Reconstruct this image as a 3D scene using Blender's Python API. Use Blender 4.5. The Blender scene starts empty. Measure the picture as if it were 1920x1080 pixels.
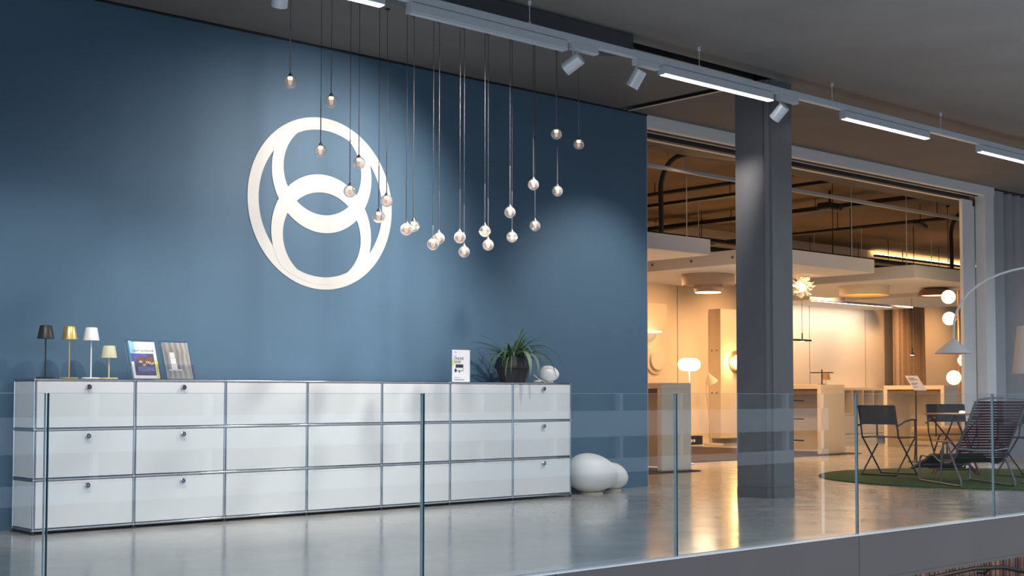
import bpy, math, random
from mathutils import Vector, Matrix
random.seed(7)
PI = math.pi
sc = bpy.context.scene
col = sc.collection

# ------------------------------------------------------------------ camera
cam_d = bpy.data.cameras.new('camera'); cam = bpy.data.objects.new('camera', cam_d); col.objects.link(cam)
cam_d.sensor_width = 36; cam_d.lens = 46.8376; cam_d.shift_y = 0.046811; cam_d.clip_start = .05; cam_d.clip_end = 300
_r = Vector((0.7394747, -0.6731839, 0.0007483)); _u = Vector((-0.0296527, -0.0314622, 0.999065)); _f = Vector((0.672531, 0.7388055, 0.0432272))
_m = Matrix(((_r.x, _u.x, -_f.x, -3.79648), (_r.y, _u.y, -_f.y, -9.10719), (_r.z, _u.z, -_f.z, 0.98513), (0, 0, 0, 1)))
cam.matrix_world = _m
sc.camera = cam
# ------------------------------------------------------------------ world, exposure
w = bpy.data.worlds.new('daylight'); sc.world = w; w.use_nodes = True
w.node_tree.nodes['Background'].inputs[0].default_value = (.76, .87, 1.0, 1)
w.node_tree.nodes['Background'].inputs[1].default_value = 2.0
vs = sc.view_settings
vs.view_transform = 'Standard'; vs.look = 'None'; vs.gamma = 1; vs.use_curve_mapping = False; vs.exposure = 0.0
cy = sc.cycles
cy.use_denoising = True; cy.max_bounces = 8; cy.diffuse_bounces = 4; cy.glossy_bounces = 4
cy.transparent_max_bounces = 16; cy.transmission_bounces = 6; cy.caustics_reflective = False; cy.caustics_refractive = False
cy.sample_clamp_indirect = 4.0

NEUT = (1.0, .93, .86); WARM = (1.0, .545, .25); COOL = (.86, .90, 1.0)
def light(kind, name, loc, power, color, target=None, **kw):
    d = bpy.data.lights.new(name, kind); d.energy = power; d.color = color
    for k, v in kw.items(): setattr(d, k, v)
    o = bpy.data.objects.new(name, d); col.objects.link(o); o.location = loc
    if target is not None:
        o.rotation_euler = (Vector(target) - Vector(loc)).to_track_quat('-Z', 'Y').to_euler()
    return o
# unseen warm lights added to brighten the showroom and its back wall
for i, (x, y) in enumerate([(8.9, 3.7), (13.1, 2.6), (11.8, 5.0), (15.2, 4.9), (17.0, 4.5)]):
    light('AREA', 'showroom_fill', (x, y, 2.78), 60, WARM, (x, y, 0), shape='DISK', size=.6)
for x in (15.2, 17.2, 19.4, 21.2, 22.6, 25.4):
    light('SPOT', 'back_wall_fill', (x, 6.0, 3.25), 215, WARM, (x + .2, 8, 1.5), spot_size=1.5, spot_blend=.9, shadow_soft_size=.15)
light('AREA', 'soffit_strip_light', (21.0, 7.55, 2.86), 30, (1, .86, .74), (21.0, 7.85, 1.5), shape='RECTANGLE', size=3.2, size_y=.05)
for x, y, p in [(12.4, 4.0, 5), (16.0, 4.0, 5), (8.9, 4.2, 7), (21.5, 6.0, 16)]:
    light('AREA', 'ceiling_fill', (x, y, 3.03), p, WARM, (x, y, 5), shape='RECTANGLE', size=2.0, size_y=2.0)  # unseen lights added above the canopies for a warm ceiling glow
light('AREA', 'opening_fill', (11.5, 1.25, 3.93), 26, WARM, (11.3, .2, 0), shape='RECTANGLE', size=5.0, size_y=.5)  # unseen warm light added behind the header

# ------------------------------------------------------------------ materials
MATS = {}
def mat(name, color, rough=.5, metal=0, var=.0, scale=8, bump=0, bscale=60, emit=None, estr=0, alpha=1, trans=0, spec=.5, rvar=0, coat=0, coord='Object'):
    if name in MATS: return MATS[name]
    m = bpy.data.materials.new(name); m.use_nodes = True
    nt = m.node_tree; b = nt.nodes['Principled BSDF']
    b.inputs['Base Color'].default_value = (*color, 1); b.inputs['Roughness'].default_value = rough; b.inputs['Metallic'].default_value = metal
    b.inputs['Specular IOR Level'].default_value = spec; b.inputs['Alpha'].default_value = alpha; b.inputs['Transmission Weight'].default_value = trans
    b.inputs['Coat Weight'].default_value = coat
    tc = nt.nodes.new('ShaderNodeTexCoord')
    if var or rvar:
        n = nt.nodes.new('ShaderNodeTexNoise'); n.inputs['Scale'].default_value = scale; n.inputs['Detail'].default_value = 5
        nt.links.new(tc.outputs[coord], n.inputs['Vector'])
        if var:
            r = nt.nodes.new('ShaderNodeValToRGB'); r.color_ramp.elements[0].position = .3; r.color_ramp.elements[1].position = .7
            r.color_ramp.elements[0].color = (*[c * (1 - var) for c in color], 1); r.color_ramp.elements[1].color = (*[min(1, c * (1 + var)) for c in color], 1)
            nt.links.new(n.outputs['Fac'], r.inputs['Fac']); nt.links.new(r.outputs['Color'], b.inputs['Base Color'])
        if rvar:
            mr = nt.nodes.new('ShaderNodeMapRange'); mr.inputs['To Min'].default_value = max(0, rough - rvar); mr.inputs['To Max'].default_value = rough + rvar
            mr.inputs['From Min'].default_value = .3; mr.inputs['From Max'].default_value = .7
            nt.links.new(n.outputs['Fac'], mr.inputs['Value']); nt.links.new(mr.outputs['Result'], b.inputs['Roughness'])
    if bump:
        n2 = nt.nodes.new('ShaderNodeTexNoise'); n2.inputs['Scale'].default_value = bscale; n2.inputs['Detail'].default_value = 3
        nt.links.new(tc.outputs[coord], n2.inputs['Vector'])
        bp = nt.nodes.new('ShaderNodeBump'); bp.inputs['Strength'].default_value = bump; bp.inputs['Distance'].default_value = .01
        nt.links.new(n2.outputs['Fac'], bp.inputs['Height']); nt.links.new(bp.outputs['Normal'], b.inputs['Normal'])
    if emit:
        b.inputs['Emission Color'].default_value = (*emit, 1); b.inputs['Emission Strength'].default_value = estr
    MATS[name] = m; return m
def glass(name, tint, fac_ior=1.5, boost=1.0, rough=0.0, power=5.0, haze=0.0):
    """thin architectural glass: clear transmission plus a Fresnel reflection"""
    m = bpy.data.materials.new(name); m.use_nodes = True; nt = m.node_tree
    for n in list(nt.nodes): nt.nodes.remove(n)
    out = nt.nodes.new('ShaderNodeOutputMaterial'); mix = nt.nodes.new('ShaderNodeMixShader')
    t = nt.nodes.new('ShaderNodeBsdfTransparent'); t.inputs[0].default_value = (*tint, 1)
    g = nt.nodes.new('ShaderNodeBsdfGlossy'); g.inputs['Roughness'].default_value = rough; g.inputs[0].default_value = (1, 1, 1, 1)
    geo = nt.nodes.new('ShaderNodeNewGeometry'); dot = nt.nodes.new('ShaderNodeVectorMath'); dot.operation = 'DOT_PRODUCT'
    nt.links.new(geo.outputs['Normal'], dot.inputs[0]); nt.links.new(geo.outputs['Incoming'], dot.inputs[1])
    def mth(op, a, b, clamp=False):
        n = nt.nodes.new('ShaderNodeMath'); n.operation = op; n.use_clamp = clamp
        for i, q in enumerate((a, b)):
            if q is None: continue
            if isinstance(q, (int, float)): n.inputs[i].default_value = q
            else: nt.links.new(q, n.inputs[i])
        return n.outputs[0]
    f0 = ((fac_ior - 1) / (fac_ior + 1)) ** 2
    p5 = mth('POWER', mth('SUBTRACT', 1.0, mth('ABSOLUTE', dot.outputs['Value'], None), True), power)
    fac = mth('MULTIPLY', mth('ADD', mth('MULTIPLY', p5, 1 - f0), f0), boost, True)
    nt.links.new(fac, mix.inputs[0])
    nt.links.new(t.outputs[0], mix.inputs[1]); nt.links.new(g.outputs[0], mix.inputs[2])
    if haze:
        dfs = nt.nodes.new('ShaderNodeBsdfDiffuse'); dfs.inputs[0].default_value = (.9, .85, .82, 1); m2 = nt.nodes.new('ShaderNodeMixShader'); m2.inputs[0].default_value = haze
        nt.links.new(mix.outputs[0], m2.inputs[1]); nt.links.new(dfs.outputs[0], m2.inputs[2]); nt.links.new(m2.outputs[0], out.inputs[0])
    else: nt.links.new(mix.outputs[0], out.inputs[0])
    MATS[name] = m; return m

M_blue = mat('blue_wall_paint', (.090, .166, .250), .58, var=.04, scale=1.5, bump=.03, bscale=220, spec=.30)
M_white = mat('white_paint', (.86, .86, .86), .5, var=.02, scale=3)
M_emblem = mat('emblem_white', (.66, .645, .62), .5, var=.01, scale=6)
M_ceil = mat('dark_ceiling_concrete', (.190, .174, .164), .8, var=.08, scale=1.2, bump=.12, bscale=14)
M_ceil_in = mat('showroom_ceiling_concrete', (.20, .145, .10), .85, var=.16, scale=1.1, bump=.12, bscale=12)
M_black = mat('black_metal', (.012, .013, .016), .5, var=.2, scale=20)
M_anth = mat('anthracite_steel', (.135, .132, .138), .42, var=.05, scale=6)
M_fascia = mat('fascia_grey_metal', (.096, .082, .076), .5, var=.04, scale=2)
M_alu = mat('aluminium', (.68, .71, .74), .35, metal=.25, var=.03, scale=30)
M_track = mat('grey_track_coat', (.58, .62, .66), .42, metal=.1, var=.03, scale=30)
M_chrome = mat('chrome', (.50, .53, .59), .12, metal=1, rvar=.03, scale=40)
M_panel = mat('white_lacquer', (.73, .745, .755), .26, var=.012, scale=3)
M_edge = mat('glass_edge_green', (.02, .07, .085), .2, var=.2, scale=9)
M_copper = mat('copper_tube', (.62, .25, .10), .35, metal=.8, var=.05, scale=20)
M_brass = mat('brushed_gold', (.78, .55, .22), .34, metal=.85, var=.06, scale=40)
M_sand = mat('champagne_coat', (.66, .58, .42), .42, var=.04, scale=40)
M_cream = mat('cream_panel', (.80, .72, .60), .55, var=.03, scale=2)
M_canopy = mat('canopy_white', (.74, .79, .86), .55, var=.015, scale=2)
M_wallin = mat('showroom_wall_paint', (.76, .66, .53), .6, var=.03, scale=1.5)
M_rug = mat('dark_red_carpet', (.085, .055, .050), .95, var=.5, scale=90, bump=.5, bscale=200)
M_green = mat('green_turf_rug', (.060, .125, .028), .95, var=.45, scale=70, bump=.8, bscale=260)
M_opal = mat('opal_glass', (.86, .86, .85), .42, var=.01, scale=4)
M_steel = mat('grey_steel_tube', (.22, .24, .26), .4, metal=.4, var=.05, scale=30)
M_dark = mat('charcoal_steel', (.030, .032, .036), .45, var=.1, scale=30)
G_bal = glass('balustrade_glass', (.972, .990, .988), 1.5, .9)
G_globe = glass('globe_glass', (.93, .90, .88), 1.55, 1.6, power=2.2, haze=.22)
G_acr = glass('acrylic', (.95, .965, .98), 1.5, 2.2)
def emit(name, color, strength):
    return mat(name, color, .5, emit=color, estr=strength, var=.01)
M_led = emit('led_diffuser', (.94, .92, 1.0), 9)
M_globe_on = emit('lit_opal', (1.0, .74, .42), 3.2)
M_mush_on = emit('lit_opal_bright', (1.0, .88, .68), 4.0)
M_warm_on = emit('warm_led', (1.0, .72, .40), 5)
M_core = emit('pendant_core', (.95, .62, .44), .55)
M_core_hot = emit('pendant_led', (1.0, .84, .70), 2.2)

# polished concrete floor
def floor_mat():
    m = mat('polished_concrete', (.36, .355, .345), .2); nt = m.node_tree; b = nt.nodes['Principled BSDF']
    tc = nt.nodes.new('ShaderNodeTexCoord'); n = nt.nodes.new('ShaderNodeTexNoise'); n.inputs['Scale'].default_value = .9; n.inputs['Detail'].default_value = 8; n.inputs['Roughness'].default_value = .62
    nt.links.new(tc.outputs['Object'], n.inputs['Vector'])
    r = nt.nodes.new('ShaderNodeValToRGB'); e = r.color_ramp.elements; e[0].position = .28; e[0].color = (.385, .372, .350, 1); e[1].position = .72; e[1].color = (.545, .53, .505, 1)
    nt.links.new(n.outputs['Fac'], r.inputs[0]); nt.links.new(r.outputs[0], b.inputs['Base Color'])
    n3 = nt.nodes.new('ShaderNodeTexNoise'); n3.inputs['Scale'].default_value = 3.5; n3.inputs['Detail'].default_value = 6
    nt.links.new(tc.outputs['Object'], n3.inputs['Vector'])
    mr = nt.nodes.new('ShaderNodeMapRange'); mr.inputs['From Min'].default_value = .3; mr.inputs['From Max'].default_value = .7
    mr.inputs['To Min'].default_value = .11; mr.inputs['To Max'].default_value = .20
    nt.links.new(n3.outputs['Fac'], mr.inputs['Value']); nt.links.new(mr.outputs[0], b.inputs['Roughness'])
    n4 = nt.nodes.new('ShaderNodeTexNoise'); n4.inputs['Scale'].default_value = 7; n4.inputs['Detail'].default_value = 2
    nt.links.new(tc.outputs['Object'], n4.inputs['Vector'])
    bp = nt.nodes.new('ShaderNodeBump'); bp.inputs['Strength'].default_value = .018; bp.inputs['Distance'].default_value = .02
    nt.links.new(n4.outputs['Fac'], bp.inputs['Height']); nt.links.new(bp.outputs[0], b.inputs['Normal'])
    b.inputs['Specular IOR Level'].default_value = .75
    return m
M_floor = floor_mat()
def stripe_mat(name, c1, c2, scale, axis='X', rough=.7, noise=0):
    m = mat(name, c1, rough); nt = m.node_tree; b = nt.nodes['Principled BSDF']
    tc = nt.nodes.new('ShaderNodeTexCoord'); wv = nt.nodes.new('ShaderNodeTexWave'); wv.bands_direction = axis
    wv.inputs['Scale'].default_value = scale; wv.inputs['Distortion'].default_value = noise
    nt.links.new(tc.outputs['Object'], wv.inputs[0])
    r = nt.nodes.new('ShaderNodeValToRGB'); r.color_ramp.elements[0].color = (*c1, 1); r.color_ramp.elements[1].color = (*c2, 1)
    nt.links.new(wv.outputs[1], r.inputs[0]); nt.links.new(r.outputs[0], b.inputs['Base Color'])
    return m
def perforated():
    m = mat('perforated_metal', (.20, .17, .15), .6); nt = m.node_tree; b = nt.nodes['Principled BSDF']
    tc = nt.nodes.new('ShaderNodeTexCoord'); v = nt.nodes.new('ShaderNodeTexVoronoi'); v.inputs['Scale'].default_value = 28; v.inputs['Randomness'].default_value = 0
    nt.links.new(tc.outputs['Object'], v.inputs['Vector'])
    r = nt.nodes.new('ShaderNodeValToRGB'); r.color_ramp.elements[0].position = .3; r.color_ramp.elements[0].color = (.03, .025, .02, 1); r.color_ramp.elements[1].position = .42; r.color_ramp.elements[1].color = (.15, .125, .105, 1)
    nt.links.new(v.outputs['Distance'], r.inputs[0]); nt.links.new(r.outputs[0], b.inputs['Base Color']); return m
M_perf = perforated()

# ------------------------------------------------------------------ mesh builder
class MB:
    def __init__(s): s.v = []; s.f = []
    def quad(s, *p):
        i = len(s.v); s.v += [tuple(q) for q in p]; s.f.append(tuple(range(i, i + len(p)))); return s
    def box(s, x0, x1, y0, y1, z0, z1):
        i = len(s.v)
        s.v += [(x, y, z) for z in (z0, z1) for y in (y0, y1) for x in (x0, x1)]
        s.f += [tuple(i + k for k in q) for q in ((0, 2, 3, 1), (4, 5, 7, 6), (0, 1, 5, 4), (2, 6, 7, 3), (0, 4, 6, 2), (1, 3, 7, 5))]; return s
    def cbox(s, x0, x1, y0, y1, z0, z1, c=.004):
        """box with chamfered edges"""
        i = len(s.v); L = []
        for sx, X in ((1, x0), (-1, x1)):
            for sy, Y in ((1, y0), (-1, y1)):
                for sz, Z in ((1, z0), (-1, z1)):
                    L.append((X, Y + sy * c, Z + sz * c)); L.append((X + sx * c, Y, Z + sz * c)); L.append((X + sx * c, Y + sy * c, Z))
        s.v += L
        def id(a, b, d, k): return i + ((a * 2 + b) * 2 + d) * 3 + k
        for a in (0, 1): s.f.append((id(a, 0, 0, 0), id(a, 0, 1, 0), id(a, 1, 1, 0), id(a, 1, 0, 0))[::1 if a == 0 else -1])
        for b in (0, 1): s.f.append((id(0, b, 0, 1), id(0, b, 1, 1), id(1, b, 1, 1), id(1, b, 0, 1))[::-1 if b == 0 else 1])
        for d in (0, 1): s.f.append((id(0, 0, d, 2), id(0, 1, d, 2), id(1, 1, d, 2), id(1, 0, d, 2))[::1 if d == 0 else -1])
        for b in (0, 1):
            for d in (0, 1): s.f.append((id(0, b, d, 1), id(0, b, d, 2), id(1, b, d, 2), id(1, b, d, 1)))
        for a in (0, 1):
            for d in (0, 1): s.f.append((id(a, 0, d, 0), id(a, 0, d, 2), id(a, 1, d, 2), id(a, 1, d, 0)))
        for a in (0, 1):
            for b in (0, 1): s.f.append((id(a, b, 0, 0), id(a, b, 0, 1), id(a, b, 1, 1), id(a, b, 1, 0)))
        for a in (0, 1):
            for b in (0, 1):
                for d in (0, 1): s.f.append((id(a, b, d, 0), id(a, b, d, 1), id(a, b, d, 2)))
        return s
    def tube(s, pts, r, n=8, caps=True):
        pts = [Vector(p) for p in pts]; i0 = len(s.v); up = Vector((0, 0, 1)); prev = None
        rr = r if isinstance(r, (list, tuple)) else [r] * len(pts)
        for k, p in enumerate(pts):
            d = (pts[min(k + 1, len(pts) - 1)] - pts[max(k - 1, 0)]).normalized()
            a = prev if prev is not None else (up if abs(d.z) < .9 else Vector((1, 0, 0)))
            a = (a - d * a.dot(d)); a = a.normalized() if a.length > 1e-6 else d.orthogonal().normalized(); prev = a; b = d.cross(a)
            for j in range(n):
                t = 2 * PI * j / n; q = p + (a * math.cos(t) + b * math.sin(t)) * rr[k]; s.v.append(tuple(q))
        for k in range(len(pts) - 1):
            for j in range(n):
                j2 = (j + 1) % n; s.f.append((i0 + k * n + j, i0 + k * n + j2, i0 + (k + 1) * n + j2, i0 + (k + 1) * n + j))
        if caps:
            s.f.append(tuple(i0 + j for j in range(n))[::-1]); e = i0 + (len(pts) - 1) * n; s.f.append(tuple(e + j for j in range(n)))
        return s
    def lathe(s, prof, n=24, c=(0, 0, 0), M=None):
        i0 = len(s.v); rings = []
        for (r, z) in prof:
            if r < 1e-6:
                p = Vector((0, 0, z)); p = M @ p if M else p; s.v.append((p.x + c[0], p.y + c[1], p.z + c[2])); rings.append([len(s.v) - 1])
            else:
                ids = []
                for j in range(n):
                    t = 2 * PI * j / n; p = Vector((r * math.cos(t), r * math.sin(t), z)); p = M @ p if M else p
                    s.v.append((p.x + c[0], p.y + c[1], p.z + c[2])); ids.append(len(s.v) - 1)
                rings.append(ids)
        for a, b in zip(rings, rings[1:]):
            for j in range(n):
                j2 = (j + 1) % n
                if len(a) == 1 and len(b) > 1: s.f.append((a[0], b[j2], b[j]))
                elif len(b) == 1 and len(a) > 1: s.f.append((a[j], a[j2], b[0]))
                elif len(a) > 1: s.f.append((a[j], a[j2], b[j2], b[j]))
        return s
    def prism(s, poly, z0, z1):
        i = len(s.v); n = len(poly)
        s.v += [(x, y, z0) for x, y in poly] + [(x, y, z1) for x, y in poly]
        s.f += [tuple(range(i, i + n))[::-1], tuple(range(i + n, i + 2 * n))]
        s.f += [(i + j, i + (j + 1) % n, i + n + (j + 1) % n, i + n + j) for j in range(n)]; return s
    def mesh(s, name, m, smooth=False):
        me = bpy.data.meshes.new(name); me.from_pydata(s.v, [], s.f)
        for mm in (m if isinstance(m, (list, tuple)) else [m]): me.materials.append(mm)
        if smooth:
            me.polygons.foreach_set('use_smooth', [True] * len(me.polygons)); me.set_sharp_from_angle(angle=math.radians(40))
        me.update(); return me
    def build(s, name, m, parent=None, smooth=False, loc=None, recalc=False):
        me = s.mesh(name, m, smooth)
        if recalc:
            import bmesh
            bm = bmesh.new(); bm.from_mesh(me); bmesh.ops.recalc_face_normals(bm, faces=bm.faces[:]); bm.to_mesh(me); bm.free()
        return obj(name, me, parent, loc)
def obj(name, me, parent=None, loc=None, rot=None, scale=None):
    o = bpy.data.objects.new(name, me); col.objects.link(o)
    if parent: o.parent = parent
    if loc is not None: o.location = loc
    if rot is not None: o.rotation_euler = rot
    if scale is not None: o.scale = scale
    return o
def tag(o, label, cat, group=None):
    o['label'] = label; o['category'] = cat
    if group: o['group'] = group
    return o
def thing(name, label, cat, loc=(0, 0, 0), rz=0, group=None):
    o = bpy.data.objects.new(name, None); col.objects.link(o); o.location = loc; o.rotation_euler = (0, 0, rz); o.empty_display_size = .1
    return tag(o, label, cat, group)
def struct(o): o['kind'] = 'structure'; return o
def cyl(r, z0, z1, n=20, c=(0, 0, 0)): return MB().lathe([(0, z0), (r, z0), (r, z1), (0, z1)], n, c)
def text_part(name, body, size, m, parent, M, align='LEFT', bold=0.0):
    cu = bpy.data.curves.new('tmp', 'FONT'); cu.body = body; cu.size = size; cu.align_x = align; cu.offset = bold; cu.resolution_u = 3
    t = bpy.data.objects.new('tmp', cu); col.objects.link(t)
    bpy.context.view_layer.update()
    me = bpy.data.meshes.new_from_object(t.evaluated_get(bpy.context.evaluated_depsgraph_get()))
    bpy.data.objects.remove(t); me.materials.clear(); me.materials.append(m)
    o = obj(name, me, parent); o.matrix_local = M; return o
ORD = ['first', 'second', 'third', 'fourth', 'fifth', 'sixth', 'seventh', 'eighth', 'ninth', 'tenth', 'eleventh']

# ================================================================== SETTING
CH = 3.985; WY = .43
fl = struct(MB().box(-14, 30, -3.8, 8.2, -.30, 0).build('floor', M_floor))
struct(MB().box(-14, 6.84, WY, WY + .2, 0, CH).build('wall_back', M_blue))
# ceiling in two bays with the open joint between them and the black slot by the column
ce = struct(MB().box(-14, 6.40, -1.33, .63, CH, 4.4).build('ceiling', M_ceil))
MB().box(6.52, 30, -1.47, .63, CH, 4.4).build('ceiling_bay', M_ceil, ce)
MB().box(-14, 30, -5.0, -1.47, CH, 4.4).build('ceiling_bay', M_ceil, ce)
MB().box(-14, 6.52, -1.47, -1.33, 4.12, 4.4).build('joint_backing', M_black, ce)
MB().box(6.40, 6.52, -1.33, .63, 4.12, 4.4).build('joint_backing', M_black, ce)
MB().box(-14, 6.40, -1.34, -1.329, CH - .002, 4.12).build('joint_lining', M_black, ce)
MB().box(6.509, 6.52, -1.47, -1.33, CH - .002, 4.12).build('joint_lining', M_black, ce)
for q in (6.395, 6.514): MB().box(q, q + .011, -1.329, .42, CH - .002, 4.12).build('joint_lining', M_black, ce)
MB().box(4.5, 6.39, -1.329, -1.295, CH - .006, CH).build('joint_lit_edge', M_sand, ce)  # strips in sand tone stand in for warm light along the slot edge
MB().box(6.526, 6.56, -1.329, .42, CH - .006, CH).build('joint_lit_edge', M_sand, ce)
# black shadow gap between blue wall and ceiling
struct(MB().box(-14, 6.84, WY - .012, WY, CH - .018, CH).build('trim_1', M_black))
# downstand along the ceiling edge
db = MB().cbox(-14, 4.38, -1.635, -1.345, 3.85, CH - .001, .006).build('ceiling_downstand', mat('downstand_grey', (.075, .08, .085), .5, var=.05)); db['kind'] = 'structure'
# column: steel cased, one notched corner
cx0, cx1, cy0, cy1 = 6.46, 6.82, -1.46, -1.06
colo = struct(MB().prism([(cx0, cy0 + .075), (cx0, cy1), (cx1, cy1), (cx1, cy0), (cx0 + .045, cy0), (cx0 + .045, cy0 + .035), (cx0 + .03, cy0 + .075)], .10, CH).build('column', M_anth, recalc=True))
MB().prism([(cx0 - .002, cy0 + .075), (cx0 - .002, cy1 + .002), (cx1 + .002, cy1 + .002), (cx1 + .002, cy0 - .002), (cx0 + .045, cy0 - .002), (cx0 + .045, cy0 + .035), (cx0 + .03, cy0 + .075)], 0, .098).build('column_plinth', M_anth, colo, recalc=True)
MB().box(cx0 + .047, cx0 + .052, cy0 - .004, cy0, .1, CH).build('corner_strip', M_steel, colo)

# opening header with sliding-door tracks and frame
hd = struct(MB().cbox(6.84, 14.37, WY - .005, .62, 3.845, CH, .004).build('trim_2', M_white))
MB().box(6.85, 14.05, .50, .55, 3.835, 3.8455).build('door_track', M_black, hd)
MB().box(6.85, 14.05, .64, .70, 3.80, 3.86).build('door_track', M_black, hd)
MB().box(6.85, 14.05, .70, .76, 3.795, 3.85).build('track_cover', M_white, hd)
MB().box(6.85, 14.05, .76, .86, 3.83, 3.88).build('door_track', M_black, hd)
jb = struct(MB().cbox(14.09, 14.35, WY - .005, .58, 0, 3.845, .004).build('trim_3', M_white))
# parked sliding glass door
dr = struct(bpy.data.objects.new('door_1', None)); col.objects.link(dr)
MB().cbox(13.74, 14.08, .585, .635, .005, 3.78, .004).build('door_stile', M_white, dr)
MB().box(14.10, 14.26, .600, .612, .005, 3.78).build('pane', G_bal, dr)
MB().cbox(14.08, 14.10, .585, .635, .005, 3.78, .003).build('edge_seal', M_steel, dr)
MB().box(14.03, 14.15, .58, .64, 3.70, 3.80).build('roller_carriage', M_black, dr)
M_sig_r = mat('safety_red', (.55, .06, .06), .5, var=.05); M_sig_b = mat('safety_blue', (.05, .10, .35), .5, var=.05)
for i, (z, m) in enumerate([(1.98, M_sig_r), (1.92, M_white), (1.73, M_sig_r), (1.66, M_white), (1.60, M_sig_b)]):
    MB().box(14.14, 14.20, .5975, .5995, z, z + .055).build('door_sticker', m, dr)
# interior shell
struct(MB().box(6.64, 28.2, 8.0, 8.2, 0, 4.3).build('wall_front', M_wallin))
struct(MB().box(28.0, 28.2, .63, 8.0, 0, 4.3).build('wall_right', M_wallin))
struct(MB().box(6.64, 6.84, .63, 8.0, 0, 4.3).build('wall_left', M_wallin))
ci = struct(MB().box(6.64, 28.2, .63, 8.2, 4.3, 4.4).build('ceiling_inner', M_ceil_in))
for i in range(7):
    MB().box(6.86 + i * 1.25, 6.86 + i * 1.25 + 1.235, .87, 1.65, 3.955, 3.975).build('soffit_panel', M_perf, ci)
MB().box(6.85, 15.0, .63, .87, 3.90, 4.3).build('soffit_edge', M_black, ci)
# blue and cream wall ends
struct(MB().box(6.842, 6.846, WY + .0, WY + .2, 0, 3.845).build('trim_4', M_wallin))
for i, x in enumerate((16.16, 20.55, 22.72)):
    struct(MB().box(x - .006, x + .006, 7.994, 8.001, 0, 3.3).build('trim_%d' % (5 + i), mat('seam_shadow', (.30, .22, .15), .8, var=.05)))
struct(MB().box(6.84, 28, 7.985, 8.0, 0, .10).build('baseboard_back', M_cream))
# slab edge fascia panels
fa = struct(bpy.data.objects.new('slab_fascia', None)); col.objects.link(fa); fa.location = (0, 0, 0)
fx = [-13.3, -10.45, -7.5, -4.55, -1.62, 1.33, 4.275, 7.22, 10.17, 13.1, 16.0]
for a, b in zip(fx, fx[1:]):
    MB().cbox(a + .003, b - .003, -3.835, -3.8, -.31, -.004, .002).build('fascia_panel', M_fascia, fa)
MB().box(-13.3, 16, -3.838, -3.765, -.003, .006).build('edge_profile', M_alu, fa)
MB().box(-13.3, 16, -3.83, -3.5, -.34, -.312).build('bottom_return', M_fascia, fa)
# lower storey: timber batten wall with handrail
lw = struct(MB().box(4, 22, .45, .65, -3.2, -.3).build('wall_lower', mat('batten_backing', (.015, .010, .010), .9, var=.2)))
wood = [mat('batten_%d' % i, c, .6, var=.3, scale=5) for i, c in enumerate([(.15, .075, .062), (.20, .11, .09), (.10, .06, .058), (.24, .17, .15), (.14, .13, .15)])]
x = 9.0; k = 0; shared = {}
while x < 16.4:
    wi = random.choice((.05, .06, .08, .10)); mi = random.randrange(5)
    key = (wi, mi)
    if key not in shared: shared[key] = MB().box(-wi / 2, wi / 2, -.03, 0, -3.2, -.31).mesh('batten', wood[mi])
    o = obj('batten', shared[key], lw, (x + wi / 2, .45 - random.uniform(0, .015), 0)); x += wi + .022
struct(MB().box(4, 22, -3.8, 1, -3.4, -3.2).build('floor_lower', M_fascia))
light('AREA', 'lower_hall_fill', (13.5, -1.2, -.36), 60, (1, .85, .75), (13.5, -.2, -3), shape='RECTANGLE', size=5, size_y=.4)  # unseen light added under the slab to lift the dark battens
hr = thing('handrail', 'black steel stair handrail below the slab edge at bottom right', 'handrail', (13.4, .2, -1.4))
MB().tube([(-1.3, 0, -.02), (-.2, 0, .0), (.6, 0, -.05), (3.2, 0, -.52)], .03, 8).build('rail', M_black, hr, True)
for q in (-1.0, .3, 1.6, 2.6):
    MB().tube([(q, 0, -.02 if q < .6 else -.05 - (q - .6) * .18), (q, .1, -.12 - max(0, q - .6) * .18), (q, .22, -.12 - max(0, q - .6) * .18)], .012, 6).build('bracket', M_black, hr, True)

# ================================================================== LIGHT TRACK
TY = -1.75
tr = thing('light_track', 'long suspended grey aluminium light track under the dark ceiling', 'light track')
MB().cbox(-2, 14, TY - .028, TY + .028, 3.745, 3.805, .003).build('track_profile', M_track, tr)
MB().box(-2, 14, TY - .012, TY + .012, 3.741, 3.7455).build('conductor_slot', M_alu, tr)
for x in (1.1, 3.08, 5.09, 7.08, 9.09, 11.1):
    h = MB().tube([(x, TY, 3.804), (x, TY, CH)], .003, 6).build('suspension_wire', M_alu, tr, True)
    cyl(.011, 3.804, 3.825, 10, (x, TY, 0)).build('wire_grip', M_alu, h, True); cyl(.014, CH - .03, CH, 10, (x, TY, 0)).build('ceiling_stud', M_alu, h, True)
def luminaire(x0, x1, lit, label):
    t = thing('linear_luminaire', label, 'light', ((x0 + x1) / 2, TY, 3.66), group='linear luminaires on the track'); L = (x1 - x0) / 2
    MB().cbox(-L, L, -.036, .036, .012, .080, .003).build('housing', M_track, t)
    MB().cbox(-L + .01, L - .01, -.022, .022, 0, .012, .002).build('diffuser', M_led if lit else M_alu, t)
    for s in (-1, 1):
        MB().cbox(s * L - .004, s * L + .004, -.037, .037, .002, .0805, .002).build('end_cap', M_track, t)
luminaire(1.17, 1.679, True, 'lit white linear luminaire at the top edge left of the unlit one')
luminaire(1.917, 3.452, False, 'unlit grey linear luminaire above the glass globe pendants')
luminaire(4.595, 6.104, True, 'glowing linear luminaire between the two spotlights and the steel column')
luminaire(7.257, 8.806, True, 'glowing linear luminaire right of the steel column, middle of the three lit ones')
luminaire(9.887, 11.42, True, 'glowing linear luminaire cut off by the right picture edge')
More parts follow.
